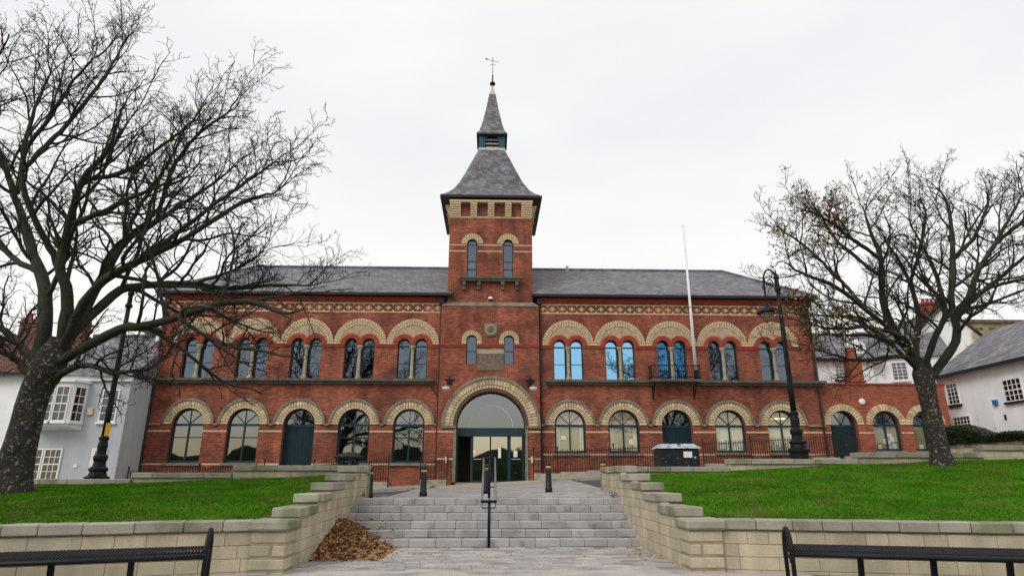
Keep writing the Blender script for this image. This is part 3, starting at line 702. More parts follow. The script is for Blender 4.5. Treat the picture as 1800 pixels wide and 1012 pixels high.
# tower
TX = -.09; TY = 31.75
TWH = [archp(-1.12, .27, 11.86, 13.80), archp(.85, .27, 11.86, 13.80)]
tl = plate('tower_wall', rect(TX - 2.57, TX + 2.57, -.2, 10.22), [archp(0, 1.72, -.19, 3.98, 26), archp(-1.045, .275, 7.08, 8.45), archp(.905, .275, 7.08, 8.45)], TY, .45, BRICK, TH)
MB().box(TX - 2.57, TX - 2.2, TY + .45, 36.5, -.2, 10.22).box(TX + 2.2, TX + 2.57, TY + .45, 36.5, -.2, 10.22).build('tower_side_wall', BRICK, TH)
tu = plate('tower_wall', rect(TX - 2.30, TX + 2.27, 10.2, 16.5), TWH, TY + .2, .4, BRICK, TH)
MB().box(TX - 2.30, TX - 1.95, TY + .6, 36.8, 10.2, 16.5).box(TX + 1.92, TX + 2.27, TY + .6, 36.8, 10.2, 16.5).box(TX - 1.95, TX + 1.92, 36.4, 36.8, 10.2, 16.5).build('tower_side_wall', BRICK, TH)
MB().add([(TX-2.60,TY-.03,10.20),(TX+2.60,TY-.03,10.20),(TX+2.31,TY+.19,10.46),(TX-2.34,TY+.19,10.46),(TX-2.60,TY+.5,10.20),(TX+2.60,TY+.5,10.20),(TX+2.31,TY+.5,10.46),(TX-2.34,TY+.5,10.46)],
         [(0,1,2,3),(1,5,6,2),(4,0,3,7),(0,4,5,1)]).build('weathering_course', HOOD, TH)
for z in (13.36, 13.72):
    for a, b in ((TX - 2.303, -1.43), (-.81, .54), (1.16, TX + 2.273)): box('brick_band', a, b, TY + .194, TY + .25, z - .03, z + .03, CREAMJ, TH)
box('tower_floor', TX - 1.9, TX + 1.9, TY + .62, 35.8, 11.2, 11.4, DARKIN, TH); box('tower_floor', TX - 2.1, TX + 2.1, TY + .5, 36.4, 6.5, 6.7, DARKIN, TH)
for (cx, zb, zs, hw, y, n) in ((-1.12, 11.86, 13.80, .27, TY + .36, 0), (.85, 11.86, 13.80, .27, TY + .36, 1), (-1.045, 7.08, 8.45, .275, TY + .2, 2), (.905, 7.08, 8.45, .275, TY + .2, 3)):
    wn = plate('window', archp(cx, hw - .002, zb, zs, 12), [archp(cx, hw - .045, zb + .05, zs, 12)], y, .07, TEAL, TH)
    plate('pane', archp(cx, hw - .04, zb + .045, zs, 12), [], y + .035, .006, GL_UP, wn)
    for k, z in enumerate((zs - .02, zb + .5, zb + .95) if n < 2 else (zb + .72,)): box('glazing_bar', cx - hw + .04, cx + hw - .04, y + .006, y + .06, z - .018, z + .018, TEAL, wn)
    yy = TY + (.2 if n < 2 else 0)
    if n < 2:
        vr = vring(MB(), cx, zs, yy - .02, yy + .2, hw, .60, 13)
        box('notice', cx - .02, cx + .2, y + .05, y + .055, zb + .05, zb + .36, PAPER, wn)
        if n == 0: MB().lathe([(.001, 0), (.17, .001), (.17, .01), (.001, .011)], (0, 0, 0), 18).build('sign_disc', PAPER, wn).matrix_basis = Matrix.Translation((cx - .02, y + .05, zb + .78)) @ Matrix.Rotation(R(90), 4, 'X')
    else:
        vr = vring(MB(), cx, zs - .1, yy - .02, yy + .2, hw + .002, .52, 15)
        for s in (-1, 1):
            for k in range(2): vr.box(min(cx + s * hw * 1.01, cx + s * .52), max(cx + s * hw * 1.01, cx + s * .52), yy - .02, yy + .2, zs - .1 - (k + 1) * .135, zs - .112 - k * .135)
        for k in range(6): box('blind_slat', cx - .16, cx + .2, y + .1, y + .11, zb + .18 + k * .075, zb + .215 + k * .075, PAPER, wn)
    struct(vr.build('window_arch', CREAMJ, TH), 'stuff')
    plate('arch_bed', ringp(cx, zs if n < 2 else zs - .1, hw + .004, .595 if n < 2 else .515, 14), [], yy - .008, .08, MORTAR, TH)
for a, b in ((TX - 2.572, -1.33), (-.76, .62), (1.19, TX + 2.572)): MB().box(a, b, TY - .045, TY + .1, 8.0, 8.09).box(a, b, TY - .075, TY + .1, 8.091, 8.15).build('impost_band', REDM, TH)
# upper sill on brackets
MB().box(-1.74, 1.58, TY - .15, TY + .32, 11.70, 11.80).box(-1.68, 1.52, TY - .09, TY + .22, 11.58, 11.70).build('window_sill', LEDGE, TH)
for x in (-1.5, -.72, .56, 1.32):
    MB().box(x - .09, x + .09, TY - .06, TY + .22, 11.36, 11.578).box(x - .08, x + .08, TY + .04, TY + .22, 11.14, 11.36).build('bracket', LEDGE, TH)
# corbel table
cy = TY + .2
cb_ = [TX - 2.30 + .3] + [TX - .015 + (i - 1) * .96 for i in range(3)] + [TX + 2.27 - .3]
for i, x in enumerate(cb_):
    w_ = .3 if i in (0, 4) else .18; m_ = MB()
    for k in range(6): m_.box(x - w_, x + w_, cy - .05 - .045 * k, cy + .05, 15.42 + k * .125, 15.42 + k * .125 + .112)
    m_.build('corbel', CREAMJ, TH)
for sx_ in (TX - 2.30, TX + 2.27):
    s = -1 if sx_ < 0 else 1
    for yc in (cy + .3, cy + 1.4, cy + 2.4, cy + 3.4, cy + 4.1):
        m_ = MB()
        for k in range(6):
            a, b = sx_ - s * .02, sx_ + s * (.05 + .045 * k); m_.box(min(a, b), max(a, b), yc - .18, yc + .18, 15.42 + k * .125, 15.42 + k * .125 + .112)
        m_.build('corbel', CREAMJ, TH)
box('corbel_band', TX - 2.34, TX + 2.31, cy - .30, cy + .1, 16.17, 16.30, CREAMJ, TH)
box('brick_band', TX - 2.303, TX + 2.273, cy - .012, cy + .05, 15.33, 15.40, CREAMJ, TH)
# tower roof: bell-cast slate pyramid with dark eaves board
TC = (TX - .015, 34.4)
def sqring(h, z): return [(TC[0]-h, TC[1]-h, z), (TC[0]+h, TC[1]-h, z), (TC[0]+h, TC[1]+h, z), (TC[0]-h, TC[1]+h, z)]
def pyr(prof):
    mb = MB()
    for h, z in prof: mb.v += sqring(h, z)
    for i in range(len(prof) - 1):
        for j in range(4): mb.f.append((i*4+j, i*4+(j+1)%4, (i+1)*4+(j+1)%4, (i+1)*4+j))
    mb.f.append((3, 2, 1, 0)); k = (len(prof) - 1) * 4; mb.f.append((k, k+1, k+2, k+3)); return mb
pyr([(2.80, 16.57), (2.46, 16.86), (2.14, 17.26), (1.82, 17.86), (1.45, 18.80), (1.12, 19.68), (.80, 20.53)]).build('tower_roof', SLATET, TH)
ev = pyr([(2.84, 16.42), (2.84, 16.56), (2.3, 16.565)]); ev.build('eaves_board', GUT, TH)
# lantern
ln = pyr([(.80, 20.52), (.80, 20.67), (.72, 20.68)]).build('lantern', LEAD, TH)
for sx_ in (-1, 1):
    for sy_ in (-1, 1): MB().box(TC[0]+sx_*.66-.12, TC[0]+sx_*.66+.12, TC[1]+sy_*.66-.12, TC[1]+sy_*.66+.12, 20.65, 21.61).build('lantern_post', LANT, ln)
for q in range(4):
    rot = Matrix.Translation((TC[0], TC[1], 0)) @ Matrix.Rotation(R(90 * q), 4, 'Z') @ Matrix.Translation((-TC[0], -TC[1], 0))
    for k in range(3):
        o = MB().add([(TC[0]-.5,TC[1]-.70,20.71+k*.26),(TC[0]+.5,TC[1]-.70,20.71+k*.26),(TC[0]+.5,TC[1]-.52,20.95+k*.26),(TC[0]-.5,TC[1]-.52,20.95+k*.26),
                      (TC[0]-.5,TC[1]-.68,20.69+k*.26),(TC[0]+.5,TC[1]-.68,20.69+k*.26),(TC[0]+.5,TC[1]-.50,20.93+k*.26),(TC[0]-.5,TC[1]-.50,20.93+k*.26)],
                     [(0,1,2,3),(7,6,5,4),(0,4,5,1),(2,6,7,3)]).build('louvre', LOUV, ln); o.matrix_basis = rot
    o = plate('lantern_arch', rect(TC[0]-.54, TC[0]+.54, 20.68, 21.61), [archp(TC[0], .44, 20.68, 21.13, 12)], TC[1] - .74, .06, LANT, ln); o.matrix_basis = rot
MB().box(TC[0]-.45, TC[0]+.45, TC[1]-.45, TC[1]+.45, 20.65, 21.60).build('lantern_core', DARKIN, ln)
pyr([(.94, 21.51), (.94, 21.61), (.7, 21.62)]).build('lantern_eaves', GUT, ln)
pyr([(.93, 21.62), (.78, 21.87), (.62, 22.45), (.40, 23.6), (.20, 24.86)]).build('spire', SLATET, ln)
pyr([(.20, 24.85), (.13, 25.15), (.075, 25.42), (.06, 25.62)]).build('spire_cap', LEAD, ln)
wv = MB().lathe([(.02, 0), (.08, .02), (.17, .1), (.19, .18), (.12, .28), (.05, .32), (.04, .75), (.055, .78), (.022, .82), (.018, 2.2)], (TC[0], TC[1], 25.58), 12).build('weathervane', BLACK, TH)
MB().tube([(TC[0]-.42, TC[1], 27.62), (TC[0]+.42, TC[1], 27.38)], .0145, 6).build('vane_arm', BLACK, wv)
MB().add([(TC[0]-.5,TC[1]-.01,27.65),(TC[0]-.36,TC[1]-.01,27.70),(TC[0]-.36,TC[1]-.01,27.53),(TC[0]-.5,TC[1]+.01,27.65),(TC[0]-.36,TC[1]+.01,27.70),(TC[0]-.36,TC[1]+.01,27.53)], [(0,1,2),(5,4,3),(0,3,4,1),(1,4,5,2),(2,5,3,0)]).build('vane_arrow', BLACK, wv)
MB().tube([(TC[0]-.2, TC[1], 27.20), (TC[0]+.2, TC[1], 27.20)], .01, 6).tube([(TC[0], TC[1]-.2, 27.20), (TC[0], TC[1]+.2, 27.20)], .01, 6).build('compass_arms', BLACK, wv)
# medallion and inscription panel
md = plate('medallion', rect(-.40, .28, 8.95, 9.24) if False else ([(-.40, 9.24), (-.40, 8.9)] + arc(-.06, 8.9, .34, math.pi, 2 * math.pi, 14)[1:-1] + [(.28, 8.9), (.28, 9.24)]), [], TY - .05, .1, HOOD, TH)
plate('medallion_ring', arc(-.06, 8.90, .27, 0, 2 * math.pi, 24)[:-1], [arc(-.06, 8.90, .21, 0, 2 * math.pi, 24)[:-1]], TY - .085, .05, STONE, md)
mm = MB()
for i in range(7):
    a = i * 2.4; mm.lathe([(.001, 0), (.05, .01), (.05, .03), (.001, .04)], (-.06 + .1 * math.cos(a) * (i > 0), TY - .075, 8.88 + .1 * math.sin(a) * (i > 0)), 8)
mm.build('medallion_relief', STONE, md)
pn = box('inscription_panel', -.74, .63, TY - .03, TY + .05, 6.78, 7.62, PLAQ, TH); box('panel_lintel', -.76, .65, TY - .045, TY + .05, 7.63, 7.87, STONE, TH)
# entrance: two stepped orders of cream brick, hood, glazed screen
ZE = 3.98
eh = plate('entrance_hood', ringp(0, ZE, 2.36, 2.50, 34), [], TY - .13, .16, HOOD, TH)
voussoirs(eh, 0, ZE, TY - .07, .12, 2.07, 2.36, 44)
struct(vring(MB(), 0, ZE, TY - .0, TY + .4, 1.72, 1.89, 36).build('inner_arch_ring', CREAMJ, eh), 'stuff')
struct(vring(MB(), 0, ZE, TY - .035, TY + .2, 1.90, 2.06, 42).build('middle_arch_ring', CREAMJ, eh), 'stuff')
plate('arch_bed', ringp(0, ZE, 1.74, 2.37, 34), [], TY - .02, .1, MORTAR, eh)
for s in (-1, 1):
    MB().box(min(s*1.73, s*2.5), max(s*1.73, s*2.5), TY - .10, TY + .1, ZE - .10, ZE + .0).build('impost_block', HOOD, TH)
    box('brick_band', *(sorted((s * 1.74 + (0 if s > 0 else 0), s * 2.57 + TX))), TY - .006, TY + .1, 3.66, 3.74, CREAMJ, TH)
    box('brick_band', *(sorted((s * 1.74, s * 2.57 + TX))), TY - .006, TY + .1, 2.35, 2.43, CREAMJ, TH)
    MB().box(min(s*1.72, s*1.86), max(s*1.72, s*1.86), TY - .05, TY + .3, 1.3, 3.87).build('door_jamb', HOOD, TH)
es = thing  # (entrance screen is a part of the hall)
EY = TY + .55
sc = MB().box(-1.72, 1.72, EY - .12, EY + .12, 3.5, 3.92).build('entrance_screen', TEAL, TH)
plate('fanlight', archp(0, 1.76, 3.92, 3.98, 26), [], EY, .01, GL_FAN, sc)
plate('etched_arc', ringp(0, 3.93, 1.1, 1.14, 24), [], EY - .008, .004, LEAD, sc)
for x in (-1.69, -.96, .93, 1.66): box('screen_post', x - .05, x + .05, EY - .05, EY + .05, 1.28, 3.5, TEAL, sc)
for a, b in ((-.9, -.02), (.0, .86), (.99, 1.6)):
    box('door_leaf_glass', a, b, EY - .006, EY + .006, 1.32, 3.5, GL_DOOR, sc); box('door_rail', a, b, EY - .02, EY + .02, 1.28, 1.36, TEAL, sc)
    for q in (a, b - .025): box('door_stile', q, q + .025, EY - .018, EY + .018, 1.36, 3.5, TEAL, sc)
for a, b, z in ((-.84, -.45, 2.38), (1.05, 1.5, 2.38)): box('push_bar', a, b, EY - .05, EY - .03, z, z + .03, LEAD, sc)
for x, z, w_, h_ in ((-.82, 2.75, .11, .18), (1.25, 2.65, .2, .3), (.45, 2.7, .14, .5)): lines(sc, x, EY - .02, z, w_, h_)
box('lobby_floor', -1.9, 1.9, TY, 36.2, 1.1, 1.275, FOOT, TH); box('lobby_wall', -2.2, 2.2, 35.6, 35.7, 1.2, 6.4, LOBBY, TH)
box('lobby_ceiling', -2.1, 2.1, EY + .2, 35.6, 5.9, 6.0, LOBBY, TH)
# downpipes with hopper heads
for x, zt, zb in ((-2.68, 10.7, 1.25), (2.53, 10.7, 1.5), (-17.0, 10.6, .3), (17.02, 10.6, 2.2)):
    y = FY - .11
    m_ = MB().tube([(x, y, zb), (x, y, zt - .35)], .055, 8).box(x - .13, x + .13, y - .12, y + .1, zt - .35, zt - .1)
    for k in range(5): m_.tube([(x, y, zb + .7 + k * 1.9), (x, y, zb + .82 + k * 1.9)], .075, 8)
    m_.build('downpipe', PIPE, TH)
for s, x in ((-1, -2.68), (1, 2.53)): MB().tube([(x, FY - .12, 5.5), (x + s * .28, FY - .12, 5.78), (x + s * .5, FY - .15, 6.1)], .035, 6).build('waste_pipe', PIPE, TH)
box('wall_vent', -2.22, -2.1, TY - .09, TY + .0, 2.2, 2.5, CREAMB, TH); box('wall_vent', 2.0, 2.12, TY - .09, TY + .0, 2.2, 2.5, CREAMB, TH)
# balcony over the right-hand door
bal = MB().box(8.15, 10.75, FY - .72, FY - .302, 6.20, 6.32).build('balcony', LEDGE, TH)
for x in (8.35, 10.5):
    MB().tube([(x, FY - .01, 5.5), (x, FY - .2, 5.62), (x, FY - .45, 6.0), (x, FY - .62, 6.19)], .03, 6).tube([(x, FY - .02, 5.35), (x, FY - .02, 6.1)], .03, 6).build('balcony_bracket', BLACK, bal)
bb_ = MB().box(8.18, 10.72, FY - .70, FY - .66, 7.0, 7.04).box(8.18, 10.72, FY - .70, FY - .66, 6.40, 6.43)
for x in (8.2, 10.7): bb_.box(x - .02, x + .02, FY - .66, FY - .02, 7.0, 7.03).box(x - .02, x + .02, FY - .66, FY - .02, 6.4, 6.43)
bb_.build('balcony_rail', BLACK, bal)
bme = MB().tube([(0, 0, 0), (0, 0, .7)], .011, 5).mesh('baluster', BLACK)
for k in range(24): inst('baluster', bme, bal, (8.2 + k * 2.5 / 23, FY - .68, 6.32))
for k in range(1, 6):
    for x in (8.2, 10.7): inst('baluster', bme, bal, (x, FY - .68 + k * .11, 6.32))

# things fixed to the hall
fp = thing('flagpole', 'tall white flagpole rising from the balcony past the slate roof', 'flagpole', (10.53, FY - .52, 6.32))
MB().tube([(10.53, FY - .52, 6.75), (10.53, FY - .52, 10), (10.53, FY - .52, 14.75)], [.085, .075, .045], 10).build('pole', FLAGW, fp, smooth=True)
MB().lathe([(.14, 0), (.14, .1), (.11, .12), (.11, .45), (.1, .47)], (10.53, FY - .52, 6.325), 12).build('socket', BLACK, fp)
MB().lathe([(.001, 0), (.06, .03), (.06, .06), (.001, .1)], (10.53, FY - .52, 14.74), 10).build('finial', FLAGW, fp)
MB().bar((10.53, FY - .6, 10.15), (10.53, FY, 10.15), .05).bar((10.38, FY - .52, 10.15), (10.68, FY - .52, 10.15), .06).build('bracket', BLACK, fp)
def wall_lamp(x, s, label):
    t = thing('wall_lamp', label, 'lamp', (x, TY, 5.8), 'lamps either side of the entrance arch')
    pts = []
    for k in range(10):
        a = math.pi / 2 + k * math.pi / 5; r_ = .26 if k % 2 == 0 else .11; pts.append((x + r_ * math.cos(a), 6.22 + r_ * math.sin(a)))
    plate('star_bracket', pts, [], TY - .06, .05, BLACK, t)
    MB().tube([(x, TY - .05, 6.1), (x + s * .03, TY - .25, 6.02), (x + s * .08, TY - .4, 5.93)], .03, 8).build('arm', BLACK, t)
    hd = MB().lathe([(.04, .16), (.10, .12), (.17, .03), (.19, 0)], (x + s * .14, TY - .45, 5.82), 16).build('lamp_head', GALV, t, smooth=True)
    MB().lathe([(.001, -.13), (.10, -.115), (.17, -.07), (.2, -.01), (.185, .02)], (x + s * .14, TY - .45, 5.82), 16).build('lens', WHITE, hd, smooth=True)
wall_lamp(-2.13, -1, 'white oval lamp under a black star bracket left of the entrance arch')
wall_lamp(1.98, 1, 'white oval lamp under a black star bracket right of the entrance arch')
cc = thing('security_camera', 'white dome security camera fixed to the tower below its sill', 'camera', (-.09, TY, 10.4))
MB().lathe([(.12, 0), (.13, .06), (.10, .12), (.04, .16)], (-.09, TY - .28, 10.48), 14).build('housing', WHITE, cc, smooth=True)
MB().lathe([(.001, -.09), (.06, -.08), (.10, -.03), (.115, 0)], (-.09, TY - .28, 10.475), 14).build('dome', BLACK, cc, smooth=True)
MB().tube([(-.09, TY + .2, 10.75), (-.09, TY - .1, 10.75), (-.09, TY - .28, 10.62)], .025, 8).build('bracket', BLACK, cc)

# ------------------------------------------------------------------ railings, boxes in front of the hall
def railing(name, x0, x1, y, label, h=1.08, kerb=.22, zoff=.0, step=.115, posts=None):
    t = thing(name, label, 'railing', ((x0 + x1) / 2, y, g((x0 + x1) / 2, y)), 'iron railings in front of the hall')
    zz = lambda x: g(x, y) + .09 + zoff
    kb = MB(); n = max(1, int((x1 - x0) / 1.2))
    for a, b in zip(lin(x0, x1, n)[:-1], lin(x0, x1, n)[1:]):
        inst('kerb_stone', bevbox(b - a - .01, .26, kerb + .3, COPE, .02), t, ((a + b) / 2, y, zz((a + b) / 2) + kerb / 2 - .15))
    for q in (.12, h - .14):
        MB().bar((x0, y, zz(x0) + kerb + q), (x1, y, zz(x1) + kerb + q), .03, .03).build('rail', RAIL, t)
    bm_ = MB().tube([(0, 0, 0), (0, 0, h - .07), (0, 0, h)], [.018, .018, .003], 5).mesh('bar', RAIL)
    k = int((x1 - x0) / step)
    for i in range(k + 1): x = x0 + (x1 - x0) * i / k; inst('bar', bm_, t, (x, y, zz(x) + kerb))
    pm = MB().lathe([(.03, -.3), (.03, h + .05), (.045, h + .07), (.04, h + .12), (.001, h + .16)], (0, 0, 0), 8).mesh('post', RAIL)
    for x in (posts or (x0, x1)): inst('post', pm, t, (x, y, zz(x) + kerb))
railing('iron_railing', 2.05, 8.35, 30.6, 'long dark iron railing under the blue windows right of the entrance', posts=(2.05, 3.2, 5.9, 8.35))
railing('iron_railing', 10.25, 16.9, 30.6, 'iron railing in front of the noticeboard windows near the right lamp post', posts=(10.25, 12.6, 15.2, 16.9))
railing('iron_railing', -3.3, -2.05, 30.6, 'short iron railing beside the left jamb of the entrance', h=.95, posts=(-3.3, -2.05))
railing('iron_railing', -8.3, -4.8, 30.6, 'iron railing between the left bollard and the litter bin', h=1.02, kerb=.3, posts=(-8.3, -6.4, -4.8))
railing('iron_railing', -16.8, -10.6, 30.6, 'low iron railing under the leftmost arched windows', h=1.15, kerb=.3, posts=(-16.8, -13.6, -10.6))
railing('iron_railing', 17.3, 18.0, 30.9, 'short reddish iron railing beside the annex door', h=1.0, kerb=.2, posts=(17.3, 18.0))
sb = thing('storage_box', 'black plastic storage box with pale frosted lid behind the right planter wall', 'storage box', (6.15, 21.1, g(6.15, 21.1)))
inst('body', bevbox(1.34, .8, 1.15, BOXB, .06), sb, (6.15, 21.1, 1.85))
MB().add([(5.42,20.66,2.42),(6.88,20.66,2.42),(6.88,21.54,2.42),(5.42,21.54,2.42),(5.62,20.82,2.57),(6.68,20.82,2.57),(6.68,21.4,2.57),(5.62,21.4,2.57)], [(0,3,2,1),(4,5,6,7),(0,1,5,4),(1,2,6,5),(2,3,7,6),(3,0,4,7)]).build('lid', FROST, sb)
box('label', 6.28, 6.56, 20.685, 20.697, 2.13, 2.32, PAPER, sb); box('latch', 6.62, 6.68, 20.68, 20.698, 2.1, 2.16, LEAD, sb)
lb_ = thing('litter_bin', 'black litter bin with wide cap behind the left planter wall', 'litter bin', (-4.6, 21.0, g(-4.6, 21)))
MB().lathe([(.30, -.1), (.32, .1), (.32, 1.05), (.34, 1.08)], (-4.6, 21.0, g(-4.6, 21)), 18).build('body', BOXB, lb_, smooth=False)
MB().lathe([(.50, 1.22), (.50, 1.27), (.30, 1.36), (.05, 1.42), (.001, 1.43)], (-4.6, 21.0, g(-4.6, 21)), 20).build('cap', BLACK, lb_)
for k in range(4):
    a = k * math.pi / 2 + .7; MB().tube([(-4.6 + .3 * math.cos(a), 21 + .3 * math.sin(a), g(-4.6, 21) + 1.05), (-4.6 + .33 * math.cos(a), 21 + .33 * math.sin(a), g(-4.6, 21) + 1.24)], .025, 6).build('support', BLACK, lb_)

# ------------------------------------------------------------------ bollards and stair handrail
def bollard_proto():
    me = {}
    me['post'] = MB().lathe([(.115, -.05), (.115, .12), (.095, .15), (.085, .66), (.08, .70)], n=14).mesh('post', BOLL, True)
    me['band'] = MB().lathe([(.083, .70), (.083, .765)], n=14).mesh('band', YELL, True)
    me['cap'] = MB().lathe([(.08, .765), (.095, .79), (.095, .81), (.075, .87), (.03, .895), (.001, .90)], n=14).mesh('cap', BOLL, True)
    return me
bp_ = bollard_proto()
for x, y, lb in ((-3.69, 20.1, 'dark bollard with yellow band beside the top of the left flank wall'), (-2.0, 19.6, 'dark bollard with yellow band between the left wall and the handrail'),
                 (-.15, 20.2, 'dark bollard with yellow band directly behind the handrail'), (1.78, 19.8, 'dark bollard with yellow band standing alone right of the handrail'),
                 (3.62, 20.6, 'dark bollard with yellow band behind the top of the right flank wall')):
    t = thing('bollard', lb, 'bollard', (x, y, g(x, y)), 'bollards across the top of the steps')
    for k, me in bp_.items():
        o = bpy.data.objects.new(k, me); COL.objects.link(o); o.parent = t
hr_ = thing('handrail', 'black and grey double handrail in the middle of the steps', 'handrail', (-.03, 15.05, 0))
def bez(pts): return pts
MB().tube([(-.02, 15.03, 0), (-.02, 15.03, .9), (-.02, 15.25, 1.0)], .036, 10).build('post', BLACK, hr_, smooth=True)
MB().tube([(-.03, 17.62, .95), (-.03, 17.62, 1.98)], .036, 10).build('post', BLACK, hr_, smooth=True)
za, zb_ = .98, 2.02; ya, yb_ = 15.1, 17.75
for dx in (-.155, .155): MB().tube([(-.03 + dx, ya, za), (-.03 + dx, yb_, zb_)], .027, 8).build('rail', GALV, hr_, smooth=True)
MB().tube([(-.215, ya, za), (.155, ya, za)], .034, 8).build('end_bar', BLACK, hr_, smooth=True); MB().tube([(-.2, yb_, zb_), (.14, yb_, zb_)], .03, 8).build('end_bar', BLACK, hr_, smooth=True)
MB().tube([(-.185, ya, za - .02), (-.185, ya, za - .14), (.125, ya, za - .14), (.125, ya, za - .02)], .012, 6).build('lower_loop', BLACK, hr_)
MB().tube([(-.15, yb_, zb_), (-.15, yb_, zb_ - .3), (.09, yb_, zb_ - .3), (.09, yb_, zb_)], .012, 6).build('lower_loop', BLACK, hr_)
for dx in (-.09, .09): MB().tube([(-.03 + dx, yb_, zb_), (-.03 + dx, yb_, zb_ + .14)], .011, 6).build('spike', BLACK, hr_)
for k in range(2):
    yy = 15.9 + k * .9; zz_ = za + (zb_ - za) * (yy - ya) / (yb_ - ya); MB().tube([(-.185, yy, zz_ - .01), (.125, yy, zz_ - .01)], .012, 6).build('cross_bar', BLACK, hr_)

# ------------------------------------------------------------------ benches
def bench(p0, ang, length, label, FS=1):
    """backless bench of round cross rods, hoop armrest with scroll at its near end; local x runs along the seat"""
    t = thing('bench', label, 'bench', (*p0, 0), 'black metal benches below the lawns', ang)
    def B_(mb, n, m, sm=True): return mb.build(n, m, t, smooth=sm, local=True)
    hp = [(.0, -.27, 0), (.0, -.27, .5)]
    for k in range(9): a = math.pi - k * math.pi / 8; hp.append((0, .27 * math.cos(a), .5 + .27 * math.sin(a)))
    hp += [(0, .27, 0)]
    hoop = B_(MB().tube(hp, .033, 8), 'armrest_hoop', BLACK)
    def ring(r, z, rr): return [(0, r * math.cos(k * math.pi / 8), z + r * math.sin(k * math.pi / 8)) for k in range(17)]
    MB().tube(ring(.17, .52, .01), .011, 6).build('scroll', BLACK, hoop, smooth=True, local=True)
    sc_ = MB()
    for k in range(6): a = k * math.pi / 3 + .3; sc_.tube([(0, .04 * math.cos(a), .52 + .04 * math.sin(a)), (0, .24 * math.cos(a), .52 + .24 * math.sin(a))], .009, 5)
    sc_.tube(ring(.05, .52, .01), .011, 6).build('spokes', BLACK, hoop, smooth=True, local=True)
    for y, z, q in ((-.26 * FS, .425, .034), (.27 * FS, .50, .026), (0, .455, .02)): B_(MB().tube([(0, y, z), (length, y, z)], q, 10), 'seat_rail', BLACK)
    rod = MB().tube([(0, .27 * FS, .515), (0, .1 * FS, .495), (0, -.12 * FS, .475), (0, -.25 * FS, .445)], .0165, 6).mesh('seat_rod', BLACK, True)
    k = int(length / .044)
    for i in range(k):
        o = bpy.data.objects.new('seat_rod', rod); COL.objects.link(o); o.parent = t; o.location = (.03 + i * .044, 0, 0)
    for x in [.95 + .95 * q for q in range(int((length - .3) / .95))]:
        B_(MB().bar((x, -.12 * FS, .47), (x, -.02 * FS, 0), .075, .05), 'leg', BLACK, False)
bench((4.5, 9.95), -.255, 3.4, 'black rod-seat bench with hoop armrest in front of the right retaining wall')
bench((-4.12, 9.95), math.pi + .30, 3.4, 'black rod-seat bench with hoop armrest in front of the left retaining wall', -1)

# ------------------------------------------------------------------ lamp posts
def lamp_post(x, y, s, reach, label):
    z0 = g(x, y); t = thing('lamp_post', label, 'lamp post', (x, y, z0), 'cast iron lamp posts beside the road')
    def B_(mb, n, m, p=t, sm=True): return mb.build(n, m, p, smooth=sm, local=True)
    B_(MB().lathe([(.30, -.1), (.30, .85), (.36, .88), (.36, .96), (.27, 1.0), (.24, 1.12), (.28, 1.16), (.28, 1.22), (.19, 1.3), (.17, 1.42), (.21, 1.52), (.21, 1.6), (.14, 1.68), (.15, 1.95), (.12, 2.1), (.15, 2.13), (.15, 2.2), (.10, 2.25)], n=16), 'base', BLACK, sm=False)
    B_(MB().lathe([(.10, 2.2), (.095, 3.0), (.085, 4.6), (.07, 7.0)], n=12), 'shaft', BLACK)
    B_(MB().lathe([(.07, 6.6), (.12, 6.64), (.12, 6.72), (.08, 6.76), (.075, 7.05), (.11, 7.1), (.1, 7.18), (.03, 7.3), (.02, 7.42)], n=12), 'collar', BLACK, sm=False)
    pts = [(0, 0, 6.72)]
    for k in range(13):
        a = k * math.pi / 12; pts.append((s * (reach / 2 - reach / 2 * math.cos(a)), 0, 6.95 + .5 * math.sin(a)))
    pts += [(s * reach, 0, 6.4), (s * reach, 0, 6.15)]
    arm = B_(MB().tube(pts, .032, 8), 'swan_neck', BLACK)
    sc_ = [(s * (.28 + (.05 + .016 * k) * math.cos(k * .75)), 0, 6.98 + (.05 + .016 * k) * math.sin(k * .75)) for k in range(12)]
    B_(MB().tube(sc_, .02, 6), 'scroll', BLACK, arm)
    B_(MB().tube([(s * (.12 + (.03 + .012 * k) * math.cos(2 - k * .7)), 0, 7.22 + (.03 + .012 * k) * math.sin(2 - k * .7)) for k in range(11)], .018, 6), 'scroll', BLACK, arm)
    B_(MB().tube([(s * (reach - .02 + (.02 + .010 * k) * math.cos(1 + k * .7)), 0, 6.75 + (.02 + .010 * k) * math.sin(1 + k * .7)) for k in range(10)], .016, 6), 'scroll', BLACK, arm)
    ln_ = B_(MB().lathe([(.03, 6.2), (.08, 6.16), (.09, 6.05), (.14, 6.0), (.30, 5.86), (.36, 5.80), (.36, 5.76)], (s * reach, 0, 0), n=18), 'lantern_hood', BLACK)
    B_(MB().lathe([(.001, 5.58), (.1, 5.6), (.2, 5.68), (.24, 5.77)], (s * reach, 0, 0), n=16), 'lantern_glass', mat('lamp_bowl', (.45, .43, .38), rough=.3, var=.1), ln_)
    return t
t = lamp_post(-12.72, 21.4, 1, .95, 'black cast iron lamp post with yellow notice behind the left tree')
pl_ = inst('notice_plate', bevbox(.16, .02, .42, YELL, .005), None, (0, 0, 0)); pl_.parent = t; pl_.location = (.12, -.1, 2.45)
lamp_post(10.55, 21.6, -1, .5, 'black cast iron lamp post with swan neck in front of the right wing')

